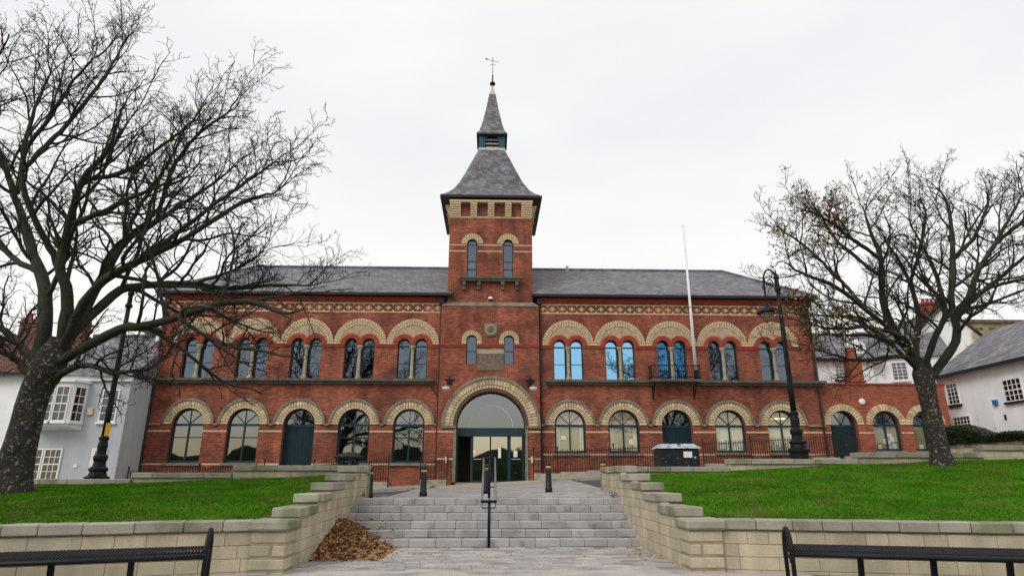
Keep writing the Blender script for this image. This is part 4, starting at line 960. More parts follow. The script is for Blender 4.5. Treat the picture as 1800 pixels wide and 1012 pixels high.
# ------------------------------------------------------------------ annex
AX = thing('brick_annex', 'low single-storey red brick annex with three arches right of the hall', 'building', (20.5, 32.2, 2.4))
AY = 32.15; AC = [18.25, 20.5, 22.6]; AH = .72; AZ = 4.12
plate('wall', rect(17.21, 23.95, 0, 6.18), [archp(AC[0], AH, 2.0, AZ), archp(AC[1], AH, 2.82, AZ), archp(AC[2], AH, 2.82, AZ)], AY, .35, BRICK_A, AX)
MB().box(23.6, 23.95, AY + .35, 37, 0, 6.18).box(17.21, 23.6, 36.6, 37, 0, 6.18).box(17.21, 23.6, AY + .35, 36.6, 5.8, 5.95).build('side_wall', BRICK_A, AX)
box('parapet_coping', 17.21, 24.0, AY - .05, AY + .4, 6.181, 6.27, REDM, AX)
FYs = FY; FY = AY
for i, c in enumerate(AC):
    ar = plate('arch_bed', ringp(c, AZ, AH + .003, 1.06), [], AY - .012, .1, MORTAR, AX)
    voussoirs(ar, c, AZ, AY - .035, .12, AH + .002, 1.06, 19)
arch_window(AX, AC[1], 2.82, AZ, AH, AY + .18, GL_CLEAR, back=BOARD, sillw=.08, notices=((.18, 3.62, .3, .16), (-.05, 3.3, .2, .28), (.3, 3.4, .22, .26), (.38, 3.05, .24, .3), (.1, 3.0, .24, .2), (-.4, 3.0, .2, .28), (.15, 3.25, .16, .2)))
arch_window(AX, AC[2], 2.82, AZ, AH, AY + .18, GL_CLEAR, back=BOARD, sillw=.08, notices=((-.3, 3.0, .24, .3), (.3, 3.05, .3, .3)))
plank_door(AX, AC[0], 2.1, AZ, AH, AY + .25)
FY = FYs
for a, b in ((17.22, AC[0] - AH), (AC[0] + AH, AC[1] - AH), (AC[1] + AH, AC[2] - AH), (AC[2] + AH, 23.96)):
    box('brick_band', a, b, AY - .006, AY + .1, 3.68, 3.76, CREAMJ, AX)
MB().box(20.15, 20.85, 34.0, 34.6, 6.0, 7.9).box(20.08, 20.92, 33.93, 34.67, 6.6, 6.72).box(20.05, 20.95, 33.9, 34.7, 7.9, 8.05).box(20.3, 20.7, 34.1, 34.5, 8.05, 8.6).build('chimney', BRICK_A, AX)
MB().lathe([(.16, 0), (.16, .08), (.1, .12), (.001, .13)], (0, 0, 0), 14).build('wall_light', WHITE, AX).matrix_basis = Matrix.Translation((19.38, AY, 5.3)) @ Matrix.Rotation(R(90), 4, 'X')

# ------------------------------------------------------------------ neighbouring houses
def sash(parent, P, u, n_, w_, h_, nx, ny, fw=.07, glassm=GL_HOUSE, sillm=WHITE, blind=None):
    """P lower-left corner, u along the wall, n_ outward normal"""
    P = Vector(P); u = Vector(u); n_ = Vector(n_); z = Vector((0, 0, 1))
    def pb(mb, a0, a1, z0, z1, d0, d1):
        q = [P + u*a0 + z*z0 + n_*d0, P + u*a1 + z*z0 + n_*d0, P + u*a1 + z*z0 + n_*d1, P + u*a0 + z*z0 + n_*d1]
        q += [v + z * (z1 - z0) for v in q]; return mb.add(q, [(0,3,2,1),(4,5,6,7),(0,1,5,4),(1,2,6,5),(2,3,7,6),(3,0,4,7)])
    m_ = MB(); pb(m_, 0, fw, 0, h_, .0, .06); pb(m_, w_ - fw, w_, 0, h_, 0, .06); pb(m_, fw, w_ - fw, 0, fw, 0, .06); pb(m_, fw, w_ - fw, h_ - fw, h_, 0, .06)
    wn = m_.build('window', WHITE, parent)
    pb(MB(), fw, w_ - fw, fw, h_ - fw, .015, .02).build('pane', glassm, wn)
    gb = MB()
    for k in range(1, nx): x = fw + (w_ - 2 * fw) * k / nx; pb(gb, x - .014, x + .014, fw, h_ - fw, .021, .045)
    for k in range(1, ny): zz_ = fw + (h_ - 2 * fw) * k / ny; t_ = .028 if k * 2 == ny else .014; pb(gb, fw, w_ - fw, zz_ - t_, zz_ + t_, .022, .05)
    gb.build('glazing_bars', WHITE, wn)
    pb(MB(), -.06, w_ + .06, -.1, 0, -.02, .12).build('sill', sillm, wn)
    pb(MB(), fw * .5, w_ - fw * .5, fw * .5, h_ - fw * .5, .004, .010).build('room', blind or DARKIN, wn)
    return wn
GH = thing('grey_house', 'pale grey rendered house with oriel window left of the hall', 'house', (-19.2, 30, .2))
box('wall', -21.4, -17.05, 30, 36.5, -.5, 6.05, RGREY, GH)
box('eaves_cornice', -21.4, -16.98, 29.88, 30, 5.86, 6.08, WHITE, GH)
rf = MB().add([(-21.4,29.75,6.08),(-16.95,29.75,6.08),(-16.95,33.4,8.75),(-21.4,33.4,8.75),(-21.4,37,6.08),(-16.95,37,6.08)], [(0,1,2,3),(3,2,5,4),(1,5,2),(0,3,4),(0,4,5,1)]).build('roof', SLATET, GH)
MB().add([(-17.06,30,6.05),(-17.06,36.5,6.05),(-17.06,33.3,8.6)], [(0,1,2)]).build('gable', RGREY, rf)
MB().tube([(-21.4, 33.4, 8.8), (-16.95, 33.4, 8.8)], .1, 8).build('ridge_tile', SLATET, rf)
MB().box(-17.9, -17.2, 33.0, 33.8, 8.2, 9.4).box(-17.95, -17.15, 32.95, 33.85, 9.2, 9.3).build('chimney', RWHITE, GH)
ori = MB().add([(-21.0,30,3.6),(-20.7,29.35,3.75),(-19.25,29.35,3.75),(-18.95,30,3.6),(-21.0,30,5.72),(-20.7,29.35,5.72),(-19.25,29.35,5.72),(-18.95,30,5.72)], [(0,1,5,4),(1,2,6,5),(2,3,7,6),(4,5,6,7),(0,3,2,1)]).build('oriel', WHITE, GH)
MB().add([(-21.1,30.0,5.73),(-20.78,29.22,5.73),(-19.17,29.22,5.73),(-18.85,30,5.73),(-21.1,30,5.86),(-20.78,29.22,5.83),(-19.17,29.22,5.83),(-18.85,30,5.86)], [(0,1,5,4),(1,2,6,5),(2,3,7,6),(4,5,6,7),(0,3,2,1)]).build('oriel_roof', WHITE, ori)
sash(GH, (-20.62, 29.345, 3.95), (1, 0, 0), (0, -1, 0), .62, 1.6, 2, 4, .05, blind=CURT); sash(GH, (-19.95, 29.345, 3.95), (1, 0, 0), (0, -1, 0), .62, 1.6, 2, 4, .05)
uu = Vector((.30, .65, 0)).normalized(); sash(GH, Vector((-19.22, 29.40, 3.95)), uu, (uu.y, -uu.x, 0), .55, 1.6, 2, 4, .05)
sash(GH, (-18.25, 29.998, 3.98), (1, 0, 0), (0, -1, 0), .78, 1.5, 2, 4, .06, blind=CURT)
sash(GH, (-21.2, 29.998, 1.4), (1, 0, 0), (0, -1, 0), .8, 1.38, 3, 4, .06); sash(GH, (-20.36, 29.998, 1.4), (1, 0, 0), (0, -1, 0), .8, 1.38, 3, 4, .06)
dr = box('door', -18.25, -17.55, 29.96, 29.99, .5, 2.8, WHITE, GH); box('door_pane', -18.1, -17.7, 29.95, 29.958, 2.3, 2.68, GL_DARK, dr)
box('alarm_box', -18.78, -18.55, 29.9, 30, 4.3, 4.62, CREAMB, GH); box('meter_box', -18.95, -18.8, 29.96, 30, 1.95, 2.1, WHITE, GH)
WHL = thing('white_house', 'white rendered house with brown pantile roof at the far left', 'house', (-26, 30, 0))
box('wall', -32, -21.41, 29.9, 36.5, -.6, 6.15, RWHITE, WHL)
rf = MB().add([(-32.2,29.6,6.15),(-21.42,29.6,6.15),(-21.42,33.2,8.7),(-32.2,33.2,8.7),(-32.2,37,6.15),(-21.42,37,6.15)], [(0,1,2,3),(3,2,5,4),(1,5,2),(0,3,4),(0,4,5,1)]).build('roof', PANT, WHL)
box('gutter', -32.2, -21.42, 29.5, 29.62, 6.08, 6.2, GUT, rf)
for x in (-22.2, -24.6):
    ch = MB().box(x - .45, x + .45, 32.9, 33.6, 8.3, 9.6).box(x - .52, x + .52, 32.83, 33.67, 9.35, 9.45).build('chimney', CHIM, WHL)
    for k in (-.2, .2): MB().lathe([(.11, 0), (.09, .3), (.11, .32), (.11, .36)], (x + k, 33.25, 9.6), 10).build('chimney_pot', REDM, ch)
sash(WHL, (-24.2, 29.898, 3.9), (1, 0, 0), (0, -1, 0), .9, 1.6, 2, 4, .06); sash(WHL, (-24.2, 29.898, 1.2), (1, 0, 0), (0, -1, 0), .9, 1.6, 2, 4, .06)
# right: white house facing the side street
WR = thing('white_house', 'large white rendered house with worn patches behind the hedge at right', 'house', (27, 31, 2.5))
box('wall', 25.1, 33, 20, 34.2, 1, 6.9, RWORN, WR)
rf = MB().add([(24.8,19.7,6.86),(24.8,34.5,6.86),(29.0,34.5,9.7),(29.0,19.7,9.7),(33.3,19.7,6.86),(33.3,34.5,6.86)], [(0,3,2,1),(3,4,5,2),(0,4,3),(1,2,5),(0,1,5,4)]).build('roof', SLATET, WR)
MB().box(24.68, 24.82, 19.7, 34.5, 6.74, 6.9).build('gutter', GUT, rf)
MB().add([(25.1,34.21,6.9),(33,34.21,6.9),(29.0,34.21,9.6)], [(0,1,2)]).build('gable', RWORN, WR)
for (yb, yc, z0, z1, nx, ny) in ((33.5, 32.65, 5.28, 6.42, 3, 5), (29.68, 28.55, 5.0, 6.08, 4, 4), (33.45, 32.2, 4.0, 4.64, 5, 3), (25.6, 24.5, 5.0, 6.08, 4, 4)):
    sash(WR, (25.098, yb, z0), (0, -1, 0), (-1, 0, 0), yb - yc, z1 - z0, nx, ny, .05, sillm=GUT)
box('alarm_box', 24.98, 25.1, 30.2, 30.45, 4.95, 5.2, BLUEB, WR); box('vent', 25.06, 25.1, 29.9, 30.0, 4.2, 4.45, GUT, WR)
# behind the annex: white wing with dormer, tall patched gable
WB = thing('white_cottage', 'white rendered cottage with slate roof and dormer behind the annex', 'house', (22, 38, 3))
box('wall', 17.4, 24.0, 38, 45, 2, 8.6, RWHITE, WB)
rf = MB().add([(17.2,37.7,8.6),(24.6,37.7,8.6),(24.6,41.5,11.0),(17.2,41.5,11.0),(17.2,45.3,8.6),(24.6,45.3,8.6)], [(0,1,2,3),(3,2,5,4),(1,5,2),(0,3,4),(0,4,5,1)]).build('roof', SLATET, WB)
box('gutter', 17.2, 24.6, 37.58, 37.72, 8.5, 8.65, GUT, rf)
rm = MB()
for k in range(46): rm.box(17.3 + k * .158, 17.4 + k * .158, 41.46, 41.54, 11.0, 11.14)
rm.box(17.2, 24.6, 41.4, 41.6, 10.94, 11.04).build('ridge_crest', SLATET, rf)
sash(WB, (21.5, 37.998, 7.35), (1, 0, 0), (0, -1, 0), .92, 1.15, 4, 5, .05, sillm=GUT)
dm = MB().add([(23.3,38.6,9.1),(24.1,38.6,9.1),(24.1,38.6,9.75),(23.7,38.6,10.1),(23.3,38.6,9.75),(23.3,40.4,9.1),(24.1,40.4,9.1),(24.1,40.4,9.75),(23.7,40.4,10.1),(23.3,40.4,9.75)], [(0,1,2,3,4),(1,6,7,2),(5,0,4,9),(4,3,8,9),(3,2,7,8)]).build('dormer', WHITE, WB)
sash(WB, (23.45, 38.598, 9.2), (1, 0, 0), (0, -1, 0), .5, .55, 2, 2, .05)
WC = thing('gabled_house', 'tall white gabled house with peeling render behind the right tree', 'house', (29, 40, 3))
a0 = Vector((23.9, 38.6, 0)); a1 = Vector((28.2, 36.6, 0))
ua = (a1 - a0).normalized(); na = Vector((ua.y, -ua.x, 0)); LL = (a1 - a0).length
core(MB(), a0.xy, a1.xy, 2, 8.7, 5, 0).build('wall', RWHITE, WC)
q = [a0 + na * .2, a1 + na * .2, a1 - na * 3.2, a0 - na * 3.2]
rf = MB().add([(q[0].x,q[0].y,8.7),(q[1].x,q[1].y,8.7),(q[2].x,q[2].y,11.2),(q[3].x,q[3].y,11.2),(a1.x,a1.y+5,8.7),(a0.x,a0.y+5,8.7)], [(0,1,2,3),(3,2,4,5),(1,4,2),(0,3,5)]).build('roof', SLATET, WC)
P_ = a0 + ua * 1.4; sash(WC, (P_.x, P_.y, 7.3), ua, na, .85, 1.15, 3, 5, .05)
MB().add([(27.0,39,2),(34.5,39,2),(34.5,39,8.4),(30.1,39,12.3),(27.0,39,9.8),(27.0,46,2),(34.5,46,2),(34.5,46,8.4),(30.1,46,12.3),(27.0,46,9.8)], [(0,1,2,3,4),(9,8,7,6,5),(1,6,7,2),(5,0,4,9)]).build('gable_wall', RPATCH, WC)
MB().add([(26.7,38.8,9.65),(30.1,38.8,12.4),(30.1,46.2,12.4),(26.7,46.2,9.65),(34.9,38.8,8.2),(34.9,46.2,8.2)], [(0,1,2,3),(1,4,5,2),(3,2,1,0)]).build('gable_roof', SLATET, WC)
ch = MB().box(29.3, 30.4, 39.6, 40.4, 11.5, 12.75).box(29.2, 30.5, 39.5, 40.5, 12.75, 12.9).build('chimney', BRICK_A, WC)
for k in (-.3, 0, .3): MB().lathe([(.12, 0), (.1, .3), (.13, .34)], (29.85 + k, 40, 12.9), 10).build('chimney_pot', REDM, ch)
OS = thing('old_stone_building', 'old yellowish stone building with flat top behind the white roofs', 'building', (42, 50, 3))
MB().box(37.5, 45.6, 50, 56, 2, 14.1).build('wall', OLDST, OS); MB().box(37.3, 45.8, 49.8, 56.2, 14.1, 14.35).build('parapet', LEDGE, OS)
MB().box(44.0, 46.2, 49.2, 51, 2, 13.7).build('buttress', BRICK_A, OS)
for k in range(7): box('stone_band', 37.6 + k * 1.15, 38.2 + k * 1.15, 49.93, 50, 13.5, 13.7, LEDGE, OS)
# hedge on a low wall
hw_ = thing('hedge_wall', 'low rubble wall under the dark hedge at the far right', 'wall', (23.6, 27, 2))
MB().box(23.2, 23.9, 19, 32.0, 1.5, 3.1).build('wall_core', JOINT, hw_)
blocks_run(hw_, (23.2, 32.0), (23.2, 20), 2.3, lambda s: 3.1, 91, lens=(.5, .7, .9))
hd = MB(); hm = MB()
def hedge_r(y): return 3.72 + .32 * math.sin(y * .62 + .4) + .1 * math.sin(y * 2.1)
prev = None
for i in range(40):
    y = 19 + 13.2 * i / 39; zt = hedge_r(y); ringp_ = [(23.15, y, 3.1), (23.05, y, zt - .25), (23.3, y, zt - .02), (23.8, y, zt), (24.2, y, zt - .2), (24.3, y, 3.0)]
    b = len(hm.v); hm.v += ringp_
    if i: 
        for j in range(5): hm.f.append((b-6+j, b-6+j+1, b+j+1, b+j))
hg = thing('hedge', 'dark clipped evergreen hedge with wavy top at the far right', 'hedge', (23.6, 26, 3.1))
hm.build('hedge_core', HEDGE, hg, smooth=True)
for i in range(16000):
    y = rng.uniform(19, 32.2); zt = hedge_r(y); k = rng.random()
    if k < .6: p = (23.07 + rng.gauss(0, .03), y, rng.uniform(3.05, zt - .1))
    else: p = (rng.uniform(23.1, 24.1), y, zt - .05 + rng.gauss(0, .03))
    leaf(hd, p, rng.uniform(.03, .06), rng, .9)
struct(hd.build('hedge_leaves', HEDGE, hg), 'stuff')

# ------------------------------------------------------------------ trees
def catmull(P, n):
    P = np.array(P, float); Q = np.vstack([2 * P[0] - P[1], P, 2 * P[-1] - P[-2]]); outp = []
    for i in range(1, len(Q) - 2):
        for k in range(n):
            t = k / n; a, b, c, d_ = Q[i-1], Q[i], Q[i+1], Q[i+2]
            outp.append(.5 * ((2*b) + (-a+c)*t + (2*a-5*b+4*c-d_)*t*t + (-a+3*b-3*c+d_)*t**3))
    outp.append(P[-1]); return np.array(outp)
def tubes_np(P, Rr, n):
    """P (N,S,3), Rr (N,S) -> verts, quads"""
    Nn, S, _ = P.shape
    T = np.empty_like(P); T[:, 1:-1] = P[:, 2:] - P[:, :-2]; T[:, 0] = P[:, 1] - P[:, 0]; T[:, -1] = P[:, -1] - P[:, -2]
    T /= np.linalg.norm(T, axis=2, keepdims=True) + 1e-9
    main = (P[:, -1] - P[:, 0]); ref = np.where(np.abs(main[:, 2:3]) > .8 * np.linalg.norm(main, axis=1, keepdims=True), np.array([[1., .2, 0]]), np.array([[0.1, .2, 1.]]))
    U = np.cross(T, ref[:, None, :]); U /= np.linalg.norm(U, axis=2, keepdims=True) + 1e-9; V = np.cross(T, U)
    a = np.arange(n) * 2 * np.pi / n
    ring = P[:, :, None, :] + Rr[:, :, None, None] * (U[:, :, None, :] * np.cos(a)[None, None, :, None] + V[:, :, None, :] * np.sin(a)[None, None, :, None])
    verts = ring.reshape(-1, 3)
    base = (np.arange(Nn)[:, None, None] * S + np.arange(S - 1)[None, :, None]) * n; j = np.arange(n)[None, None, :]; j2 = (j + 1) % n
    q = np.stack([base + j, base + j2, base + n + j2, base + n + j], -1).reshape(-1, 4)
    return verts, q
def np_mesh(name, parts, m, smooth=True):
    vs_, qs, off = [], [], 0
    for v, q in parts: vs_.append(v); qs.append(q + off); off += len(v)
    V = np.vstack(vs_); Q = np.vstack(qs).astype(np.int32)
    me = bpy.data.meshes.new(name); me.vertices.add(len(V)); me.vertices.foreach_set('co', V.astype(np.float32).ravel())
    me.loops.add(Q.size); me.loops.foreach_set('vertex_index', Q.ravel()); me.polygons.add(len(Q))
    me.polygons.foreach_set('loop_start', np.arange(0, Q.size, 4, dtype=np.int32)); me.update(calc_edges=True); me.materials.append(m)
    if smooth: me.polygons.foreach_set('use_smooth', np.ones(len(Q), dtype=bool))
    return me
def norm(v): return v / (np.linalg.norm(v, axis=-1, keepdims=True) + 1e-9)
def spawn(rg, P, Rr, L, per, t0, angle, lf, rf, lmin, up):
    """children of the polylines P (N,S,3): start points, directions, lengths, radii"""
    Nn, S, _ = P.shape
    t = np.clip(t0 + (1 - t0) * (np.arange(per)[None, :] + rg.uniform(.1, .9, (Nn, per))) / per, 0, .995)
    f = t * (S - 1); i = f.astype(int); fr = (f - i)[..., None]; idx = np.arange(Nn)[:, None]
    p = P[idx, i] * (1 - fr) + P[idx, np.minimum(i + 1, S - 1)] * fr
    tan = norm(P[idx, np.minimum(i + 1, S - 1)] - P[idx, i])
    rad = (Rr[idx, i] * (1 - fr[..., 0]) + Rr[idx, np.minimum(i + 1, S - 1)] * fr[..., 0])
    az = np.arange(per)[None, :] * 2.4 + rg.uniform(0, 6.28, (Nn, 1)) + rg.normal(0, .5, (Nn, per))
    ref = np.where(np.abs(tan[..., 2:3]) > .9, np.array([1., 0, 0]), np.array([0, 0, 1.]))
    u = norm(np.cross(tan, ref)); v = np.cross(tan, u); side = u * np.cos(az)[..., None] + v * np.sin(az)[..., None]
    an = R(angle) + rg.normal(0, .16, (Nn, per))
    dr_ = tan * np.cos(an)[..., None] + side * np.sin(an)[..., None]; dr_[..., 2] += up; dr_ = norm(dr_)
    ln_ = np.maximum(lmin, L[:, None] * lf * (1 - .55 * t) * rg.uniform(.7, 1.25, (Nn, per)))
    rr_ = np.minimum(rad * rf, ln_ * .022 + .0025)
    return p.reshape(-1, 3), dr_.reshape(-1, 3), ln_.ravel(), rr_.ravel()
def grow(rg, p, d_, L, r, S, wob, up, tip):
    Nn = len(p); P = np.empty((Nn, S, 3)); P[:, 0] = p; dd = d_.copy(); step = (L / (S - 1))[:, None]
    for k in range(1, S):
        dd = dd + rg.normal(0, wob, (Nn, 3)); dd[:, 2] += up; dd = norm(dd); P[:, k] = P[:, k-1] + dd * step
    s = np.linspace(0, 1, S)[None, :]; return P, r[:, None] * (1 - s * (1 - tip))
def tree(name, label, base, trunk_pts, trunk_r, limbs, limb_r, seed, env, leaves=0, dens=(9, 8, 6, 4)):
    rg = np.random.default_rng(seed)
    t = thing(name, label, 'tree', base, 'bare trees on the lawns')
    TP = catmull(trunk_pts, 5); k = len(TP); TR = np.interp(np.linspace(0, 1, k), np.linspace(0, 1, len(trunk_r)), trunk_r)
    v, q = tubes_np(TP[None], TR[None], 20)
    vv = v.reshape(k, 20, 3); a = np.arange(20) * 2 * np.pi / 20
    lump = 1 + .05 * np.sin(a * 3 + 1)[None, :] + .05 * np.sin(a * 5)[None, :] * np.linspace(1, .2, k)[:, None] + rg.normal(0, .018, (k, 20))
    vv = TP[:, None, :] + (vv - TP[:, None, :]) * lump[..., None]
    link(bpy.data.objects.new('trunk', np_mesh('trunk', [(vv.reshape(-1, 3), q)], BARKT)), t)
    lim, lp_, lr_, ll_ = [], [], [], []
    for pts, r0 in zip(limbs, limb_r):
        C_ = catmull(pts, 4); s = np.linspace(0, 1, 25); src = np.linspace(0, 1, len(C_))
        C_ = np.stack([np.interp(s, src, C_[:, j]) for j in range(3)], 1); C_[2:] += np.cumsum(rg.normal(0, .012, (23, 3)), 0)
        rr_ = r0 * (1 - s) ** .8 * .9 + .016 + r0 * .04
        rr_ = np.minimum(rr_, r0); lp_.append(C_); lr_.append(rr_); ll_.append(np.sum(np.linalg.norm(np.diff(C_, axis=0), axis=1)))
    P0 = np.array(lp_); R0 = np.array(lr_); L0 = np.array(ll_)
    v, q = tubes_np(P0, R0, 10); v = v + rg.normal(0, .006, v.shape)
    link(bpy.data.objects.new('limbs', np_mesh('limbs', [(v, q)], BARK)), t)
    def clip(p, d_, L, r):
        e = p + d_ * L[:, None]; c, s = np.array(env[0]), np.array(env[1])
        ok = (np.abs((e - c) / s) ** env[2]).sum(1) < 1.0
        return p[ok], d_[ok], L[ok], r[ok]
    # leaders carry each limb on to the edge of the crown
    tipd = norm(P0[:, -1] - P0[:, -3])
    reps = 3
    p = np.repeat(P0[:, -1], reps, 0); dd = norm(np.repeat(tipd, reps, 0) + rg.normal(0, .33, (len(P0) * reps, 3)) + np.array([0, 0, .15])); Lx = rg.uniform(1.2, 2.4, len(p)); rx = np.repeat(R0[:, -1], reps) * .85
    p1, d1, L1, r1 = spawn(rg, P0, R0, np.clip(L0, 3.0, 6.0), dens[0], .20, 50, .56, .55, .8, .20)
    p1, d1, L1, r1 = clip(np.vstack([p, p1]), np.vstack([dd, d1]), np.concatenate([Lx, L1]), np.concatenate([rx, r1]))
    P1, R1 = grow(rg, p1, d1, L1, r1, 11, .15, .03, .30)
    p2, d2, L2, r2 = spawn(rg, P1, R1, L1, dens[1], .16, 48, .55, .66, .32, .12); p2, d2, L2, r2 = clip(p2, d2, L2, r2)
    P2, R2 = grow(rg, p2, d2, L2, np.maximum(r2, .0095), 7, .19, .035, .42)
    p3, d3, L3, r3 = spawn(rg, P2, R2, L2, dens[2], .2, 48, .52, .68, .16, .10); p3, d3, L3, r3 = clip(p3, d3, L3, r3)
    P3, R3 = grow(rg, p3, d3, L3, np.maximum(r3, .0066), 5, .22, .04, .55)
    p4, d4, L4, r4 = spawn(rg, P3, R3, L3, dens[3], .3, 46, .5, .75, .08, .08); p4, d4, L4, r4 = clip(p4, d4, L4, r4)
    P4, R4 = grow(rg, p4, d4, L4, np.maximum(r4, .0050), 3, .2, .05, .6)
    link(bpy.data.objects.new('crown', np_mesh('crown', [tubes_np(P1, R1, 6), tubes_np(P2, R2, 4)], BARK)), t)
    o = link(bpy.data.objects.new('twigs', np_mesh('twigs', [tubes_np(P3, R3, 3), tubes_np(P4, R4, 3)], TWIG, False)), t); o['kind'] = 'stuff'
    if leaves:
        lm = MB(); rr = random.Random(seed)
        cl = P3[rg.integers(0, len(P3), 40)][:, -1]
        n = 0; tips = P4[:, -1]
        wgt = np.zeros(len(tips))
        for c in cl: wgt += np.exp(-((tips - c) ** 2).sum(1) / .35)
        wgt *= (tips[:, 0] < 14.5) * 1.0 + .45; wgt /= wgt.sum()
        for i in rg.choice(len(tips), leaves, p=wgt): leaf(lm, tips[i] + rg.normal(0, .03, 3), rr.uniform(.035, .065), rr, 1.0)
        o = lm.build('leaves', LEAFY, t); o['kind'] = 'stuff'
    return t
LIMBS_L = [
  [(-11.65,16.2,4.28),(-11.84,16.4,5.74),(-12.43,16.7,6.90),(-13.21,17.0,7.99),(-14.23,17.4,9.61),(-15.01,17.6,10.92),(-16.21,17.8,12.77)],
  [(-14.23,17.4,9.61),(-14.15,17.2,10.91),(-13.37,16.8,11.65),(-13.02,16.6,12.20),(-12.53,16.3,12.69),(-11.93,16.0,13.24)],
  [(-10.98,16.0,4.5),(-11.01,15.8,6.00),(-11.24,15.6,6.80),(-11.04,15.4,7.82),(-10.80,15.2,9.02),(-10.19,15.0,9.69),(-9.70,14.8,10.44)],
  [(-11.01,16.0,4.5),(-10.70,16.2,5.92),(-10.69,16.5,6.71),(-10.53,16.9,7.93),(-9.86,17.2,8.77),(-9.09,17.5,9.66),(-8.23,17.6,10.59)],
  [(-10.9,15.9,4.7),(-10.10,15.3,6.01),(-9.35,15.0,6.46),(-8.67,14.8,6.73),(-7.38,14.5,7.34),(-6.24,14.3,8.10),(-5.45,14.2,8.26)],
  [(-10.80,15.2,9.02),(-10.05,15.6,9.51),(-9.24,15.8,10.52),(-8.66,16.0,11.29)],
  [(-10.53,16.9,7.93),(-10.48,17.3,9.45),(-10.11,17.5,10.70),(-9.94,17.8,12.08)],
  [(-10.9,15.9,4.3),(-9.16,15.0,4.89),(-8.29,14.6,4.93),(-7.30,14.2,5.07),(-6.18,13.8,5.29),(-5.36,13.6,5.27),(-4.75,13.5,5.03),(-4.22,13.4,5.05)],
  [(-7.30,14.2,5.07),(-6.52,13.9,4.59),(-5.84,13.7,4.27),(-5.03,13.5,4.07),(-4.09,13.4,3.84)],
  [(-10.9,16.0,4.9),(-10.38,16.6,6.24),(-9.86,17.0,6.66),(-8.61,17.3,6.80),(-7.73,17.6,6.78),(-6.38,17.9,6.98),(-5.55,18.0,6.96)],
  [(-8.61,17.3,6.80),(-7.61,17.2,7.12),(-6.93,17.0,7.41)],
  [(-11.1,16.0,3.8),(-10.41,15.7,4.13),(-9.80,15.4,4.15),(-9.15,15.2,3.94),(-8.57,15.0,3.94),(-8.21,15.0,4.07)],
  [(-11.4,16.0,3.7),(-11.92,15.8,4.27),(-12.20,15.6,4.49),(-12.95,15.4,4.84)],
  [(-11.5,16.1,4.2),(-12.79,16.6,5.11),(-13.96,17.0,5.67),(-15.30,17.2,6.70)],
  [(-12.43,16.7,6.90),(-13.78,17.2,7.57),(-15.55,17.6,8.96),(-16.78,17.8,10.55)],
  [(-11.24,15.6,6.80),(-11.70,15.0,7.88),(-11.95,14.6,8.95),(-11.86,14.4,10.48),(-11.65,14.3,11.79)],
  [(-11.04,15.4,7.82),(-9.76,14.6,7.89),(-8.76,14.2,8.18),(-7.90,14.0,8.55)],
  [(-11.95,14.6,8.95),(-11.5,14.9,10.3),(-11.0,15.2,11.9),(-10.8,15.5,13.4)],
  [(-14.23,17.4,9.61),(-14.9,16.6,11.2),(-14.7,16.0,12.6),(-14.2,15.6,13.9)],
  [(-9.86,17.2,8.77),(-9.4,16.6,10.0),(-8.5,16.2,11.0),(-7.7,16.0,11.6)],
  [(-8.67,14.8,6.73),(-7.8,15.2,7.8),(-6.9,15.6,8.9),(-6.1,15.8,9.8)],
]
RL = [.19, .065, .15, .145, .12, .06, .06, .115, .045, .125, .04, .08, .09, .11, .085, .08, .065, .06, .06, .06, .06]
tree('sycamore_tree', 'massive bare tree with mottled trunk on the left lawn', (-11.45, 16, 1.15),
     [(-11.52, 16.0, .9), (-11.50, 16.0, 1.6), (-11.46, 16.0, 2.6), (-11.40, 16.0, 3.5), (-11.22, 16.0, 4.2), (-11.05, 16.05, 4.9)], [.62, .40, .335, .33, .40, .25],
     LIMBS_L, RL, 5, ((-11.2, 15.9, 7.3), (7.9, 7.4, 8.0), 2.15), dens=(12, 7, 4, 2))
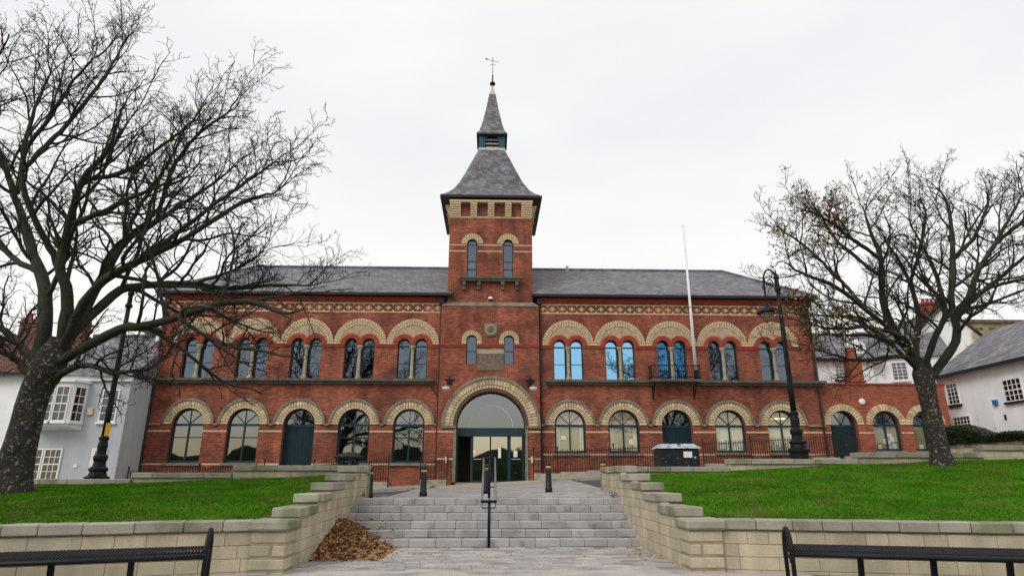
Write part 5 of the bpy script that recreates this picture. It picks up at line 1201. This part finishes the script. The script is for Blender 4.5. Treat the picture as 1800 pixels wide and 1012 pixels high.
LIMBS_R = [
  [(13.2,18.5,4.5),(12.80,18.4,5.20),(12.38,18.3,5.89),(12.12,18.2,6.80),(12.32,18.2,8.13),(12.20,18.2,8.91),(12.11,18.2,9.82)],
  [(12.80,18.4,5.2),(12.29,18.1,5.70),(11.19,17.6,6.35),(10.10,17.2,6.91),(9.06,16.9,7.23),(8.51,16.8,7.52)],
  [(12.80,18.3,5.15),(12.41,18.0,5.54),(11.03,17.5,5.76),(9.90,17.2,5.62),(9.20,17.0,5.60)],
  [(13.13,18.6,4.7),(12.75,19.2,5.69),(11.99,19.6,6.54),(11.22,19.9,6.75),(10.69,20.0,6.79)],
  [(13.05,18.5,4.6),(12.57,18.2,5.04),(11.05,17.8,4.85),(10.41,17.6,4.84),(9.56,17.4,4.95)],
  [(13.28,18.6,4.5),(13.29,18.7,5.23),(13.74,18.9,6.42),(13.89,19.2,7.73),(13.75,19.4,8.70),(13.56,19.6,9.61)],
  [(13.5,18.5,4.5),(14.26,18.4,5.43),(14.41,18.3,6.13),(14.34,18.2,6.82),(14.65,18.2,8.08),(14.93,18.3,9.14),(15.03,18.3,10.09),(14.84,18.3,10.73)],
  [(14.41,18.3,6.13),(14.71,18.0,6.84),(15.08,17.8,7.59),(15.70,17.6,8.49),(16.14,17.4,9.14),(16.76,17.4,9.94)],
  [(14.41,18.3,6.1),(15.11,18.6,6.54),(16.31,19.0,6.91),(17.97,19.3,7.40)],
  [(14.41,18.3,6.3),(16.11,18.8,7.39),(17.94,19.2,8.58),(19.16,19.4,9.39)],
  [(13.89,19.2,7.73),(14.68,19.4,9.13),(15.12,19.5,10.45),(15.06,19.6,11.0)],
  [(12.32,18.2,8.13),(11.32,17.8,8.66),(10.50,17.5,9.10),(9.81,17.3,9.39)],
  [(14.65,18.2,8.08),(15.73,18.4,9.15),(16.52,18.6,10.27),(16.90,18.7,11.0)],
  [(13.2,18.4,4.6),(13.21,17.8,5.40),(13.32,17.3,5.98),(13.06,16.9,6.90),(12.74,16.7,7.71),(12.33,16.6,8.56)],
  [(15.70,17.6,8.49),(16.6,17.2,9.1),(17.7,17.0,10.0),(18.4,16.9,10.7)],
  [(16.11,18.8,7.39),(17.3,18.4,7.7),(18.6,18.0,8.4)],
  [(11.19,17.6,6.35),(10.6,17.9,7.5),(9.9,18.1,8.6),(9.2,18.2,9.3)],
  [(12.2,18.2,7.6),(11.6,18.9,8.8),(11.3,19.3,9.8),(11.2,19.5,10.7)],
]
RR = [.145, .08, .07, .068, .06, .10, .13, .09, .075, .08, .05, .055, .06, .09, .055, .05, .05, .055]
tr_ = tree('sycamore_tree', 'bare tree with a few yellow leaves on the right lawn', (13.2, 18.5, 1.85),
     [(13.26, 18.5, 1.6), (13.26, 18.5, 2.2), (13.24, 18.5, 3.2), (13.22, 18.5, 4.0), (13.22, 18.5, 4.55), (13.3, 18.5, 5.0)], [.42, .265, .235, .245, .30, .16],
     LIMBS_R, RR, 9, ((13.9, 18.3, 7.0), (6.6, 5.6, 4.95), 2.7), leaves=2300, dens=(11, 7, 4, 2))

# behind the viewpoint: bare trees, then an added screen, seen only in the window panes
for i, (x, y, a, lb) in enumerate(((-13, -16, 40, 'bare tree mirrored in the left hall windows'), (1.5, -22, 150, 'bare tree mirrored in the entrance doors'), (14, -18, 260, 'bare tree mirrored in the right hall windows'))):
    c = tr_.copy(); COL.objects.link(c); c.location = (x, y, 0); c.rotation_euler = (0, 0, R(a)); c['label'] = lb
    for ch_ in list(tr_.children):
        if ch_.name.startswith('leaves'): continue
        k = ch_.copy(); COL.objects.link(k); k.parent = c
hm = MB(); n = 60  # added screen, out of view, shaped to darken reflections in the lower panes
for i in range(n + 1):
    x = -45 + 90 * i / n; zt = 5.0 + .8 * math.sin(x * .35) + .35 * math.sin(x * 1.1 + 1) + rng.uniform(-.15, .15)
    hm.v += [(x, -24.2, -.02), (x, -24.0, zt * .6), (x, -24.6, zt), (x, -26.2, zt - .1), (x, -27, zt * .5), (x, -26.8, -.02)]
    if i:
        b = 6 * i
        for j in range(5): hm.f.append((b-6+j, b-6+j+1, b+j+1, b+j))
tag(hm.build('reflection_screen', HEDGE), 'added dark screen behind the viewpoint that darkens the lower hall window panes', 'hedge')
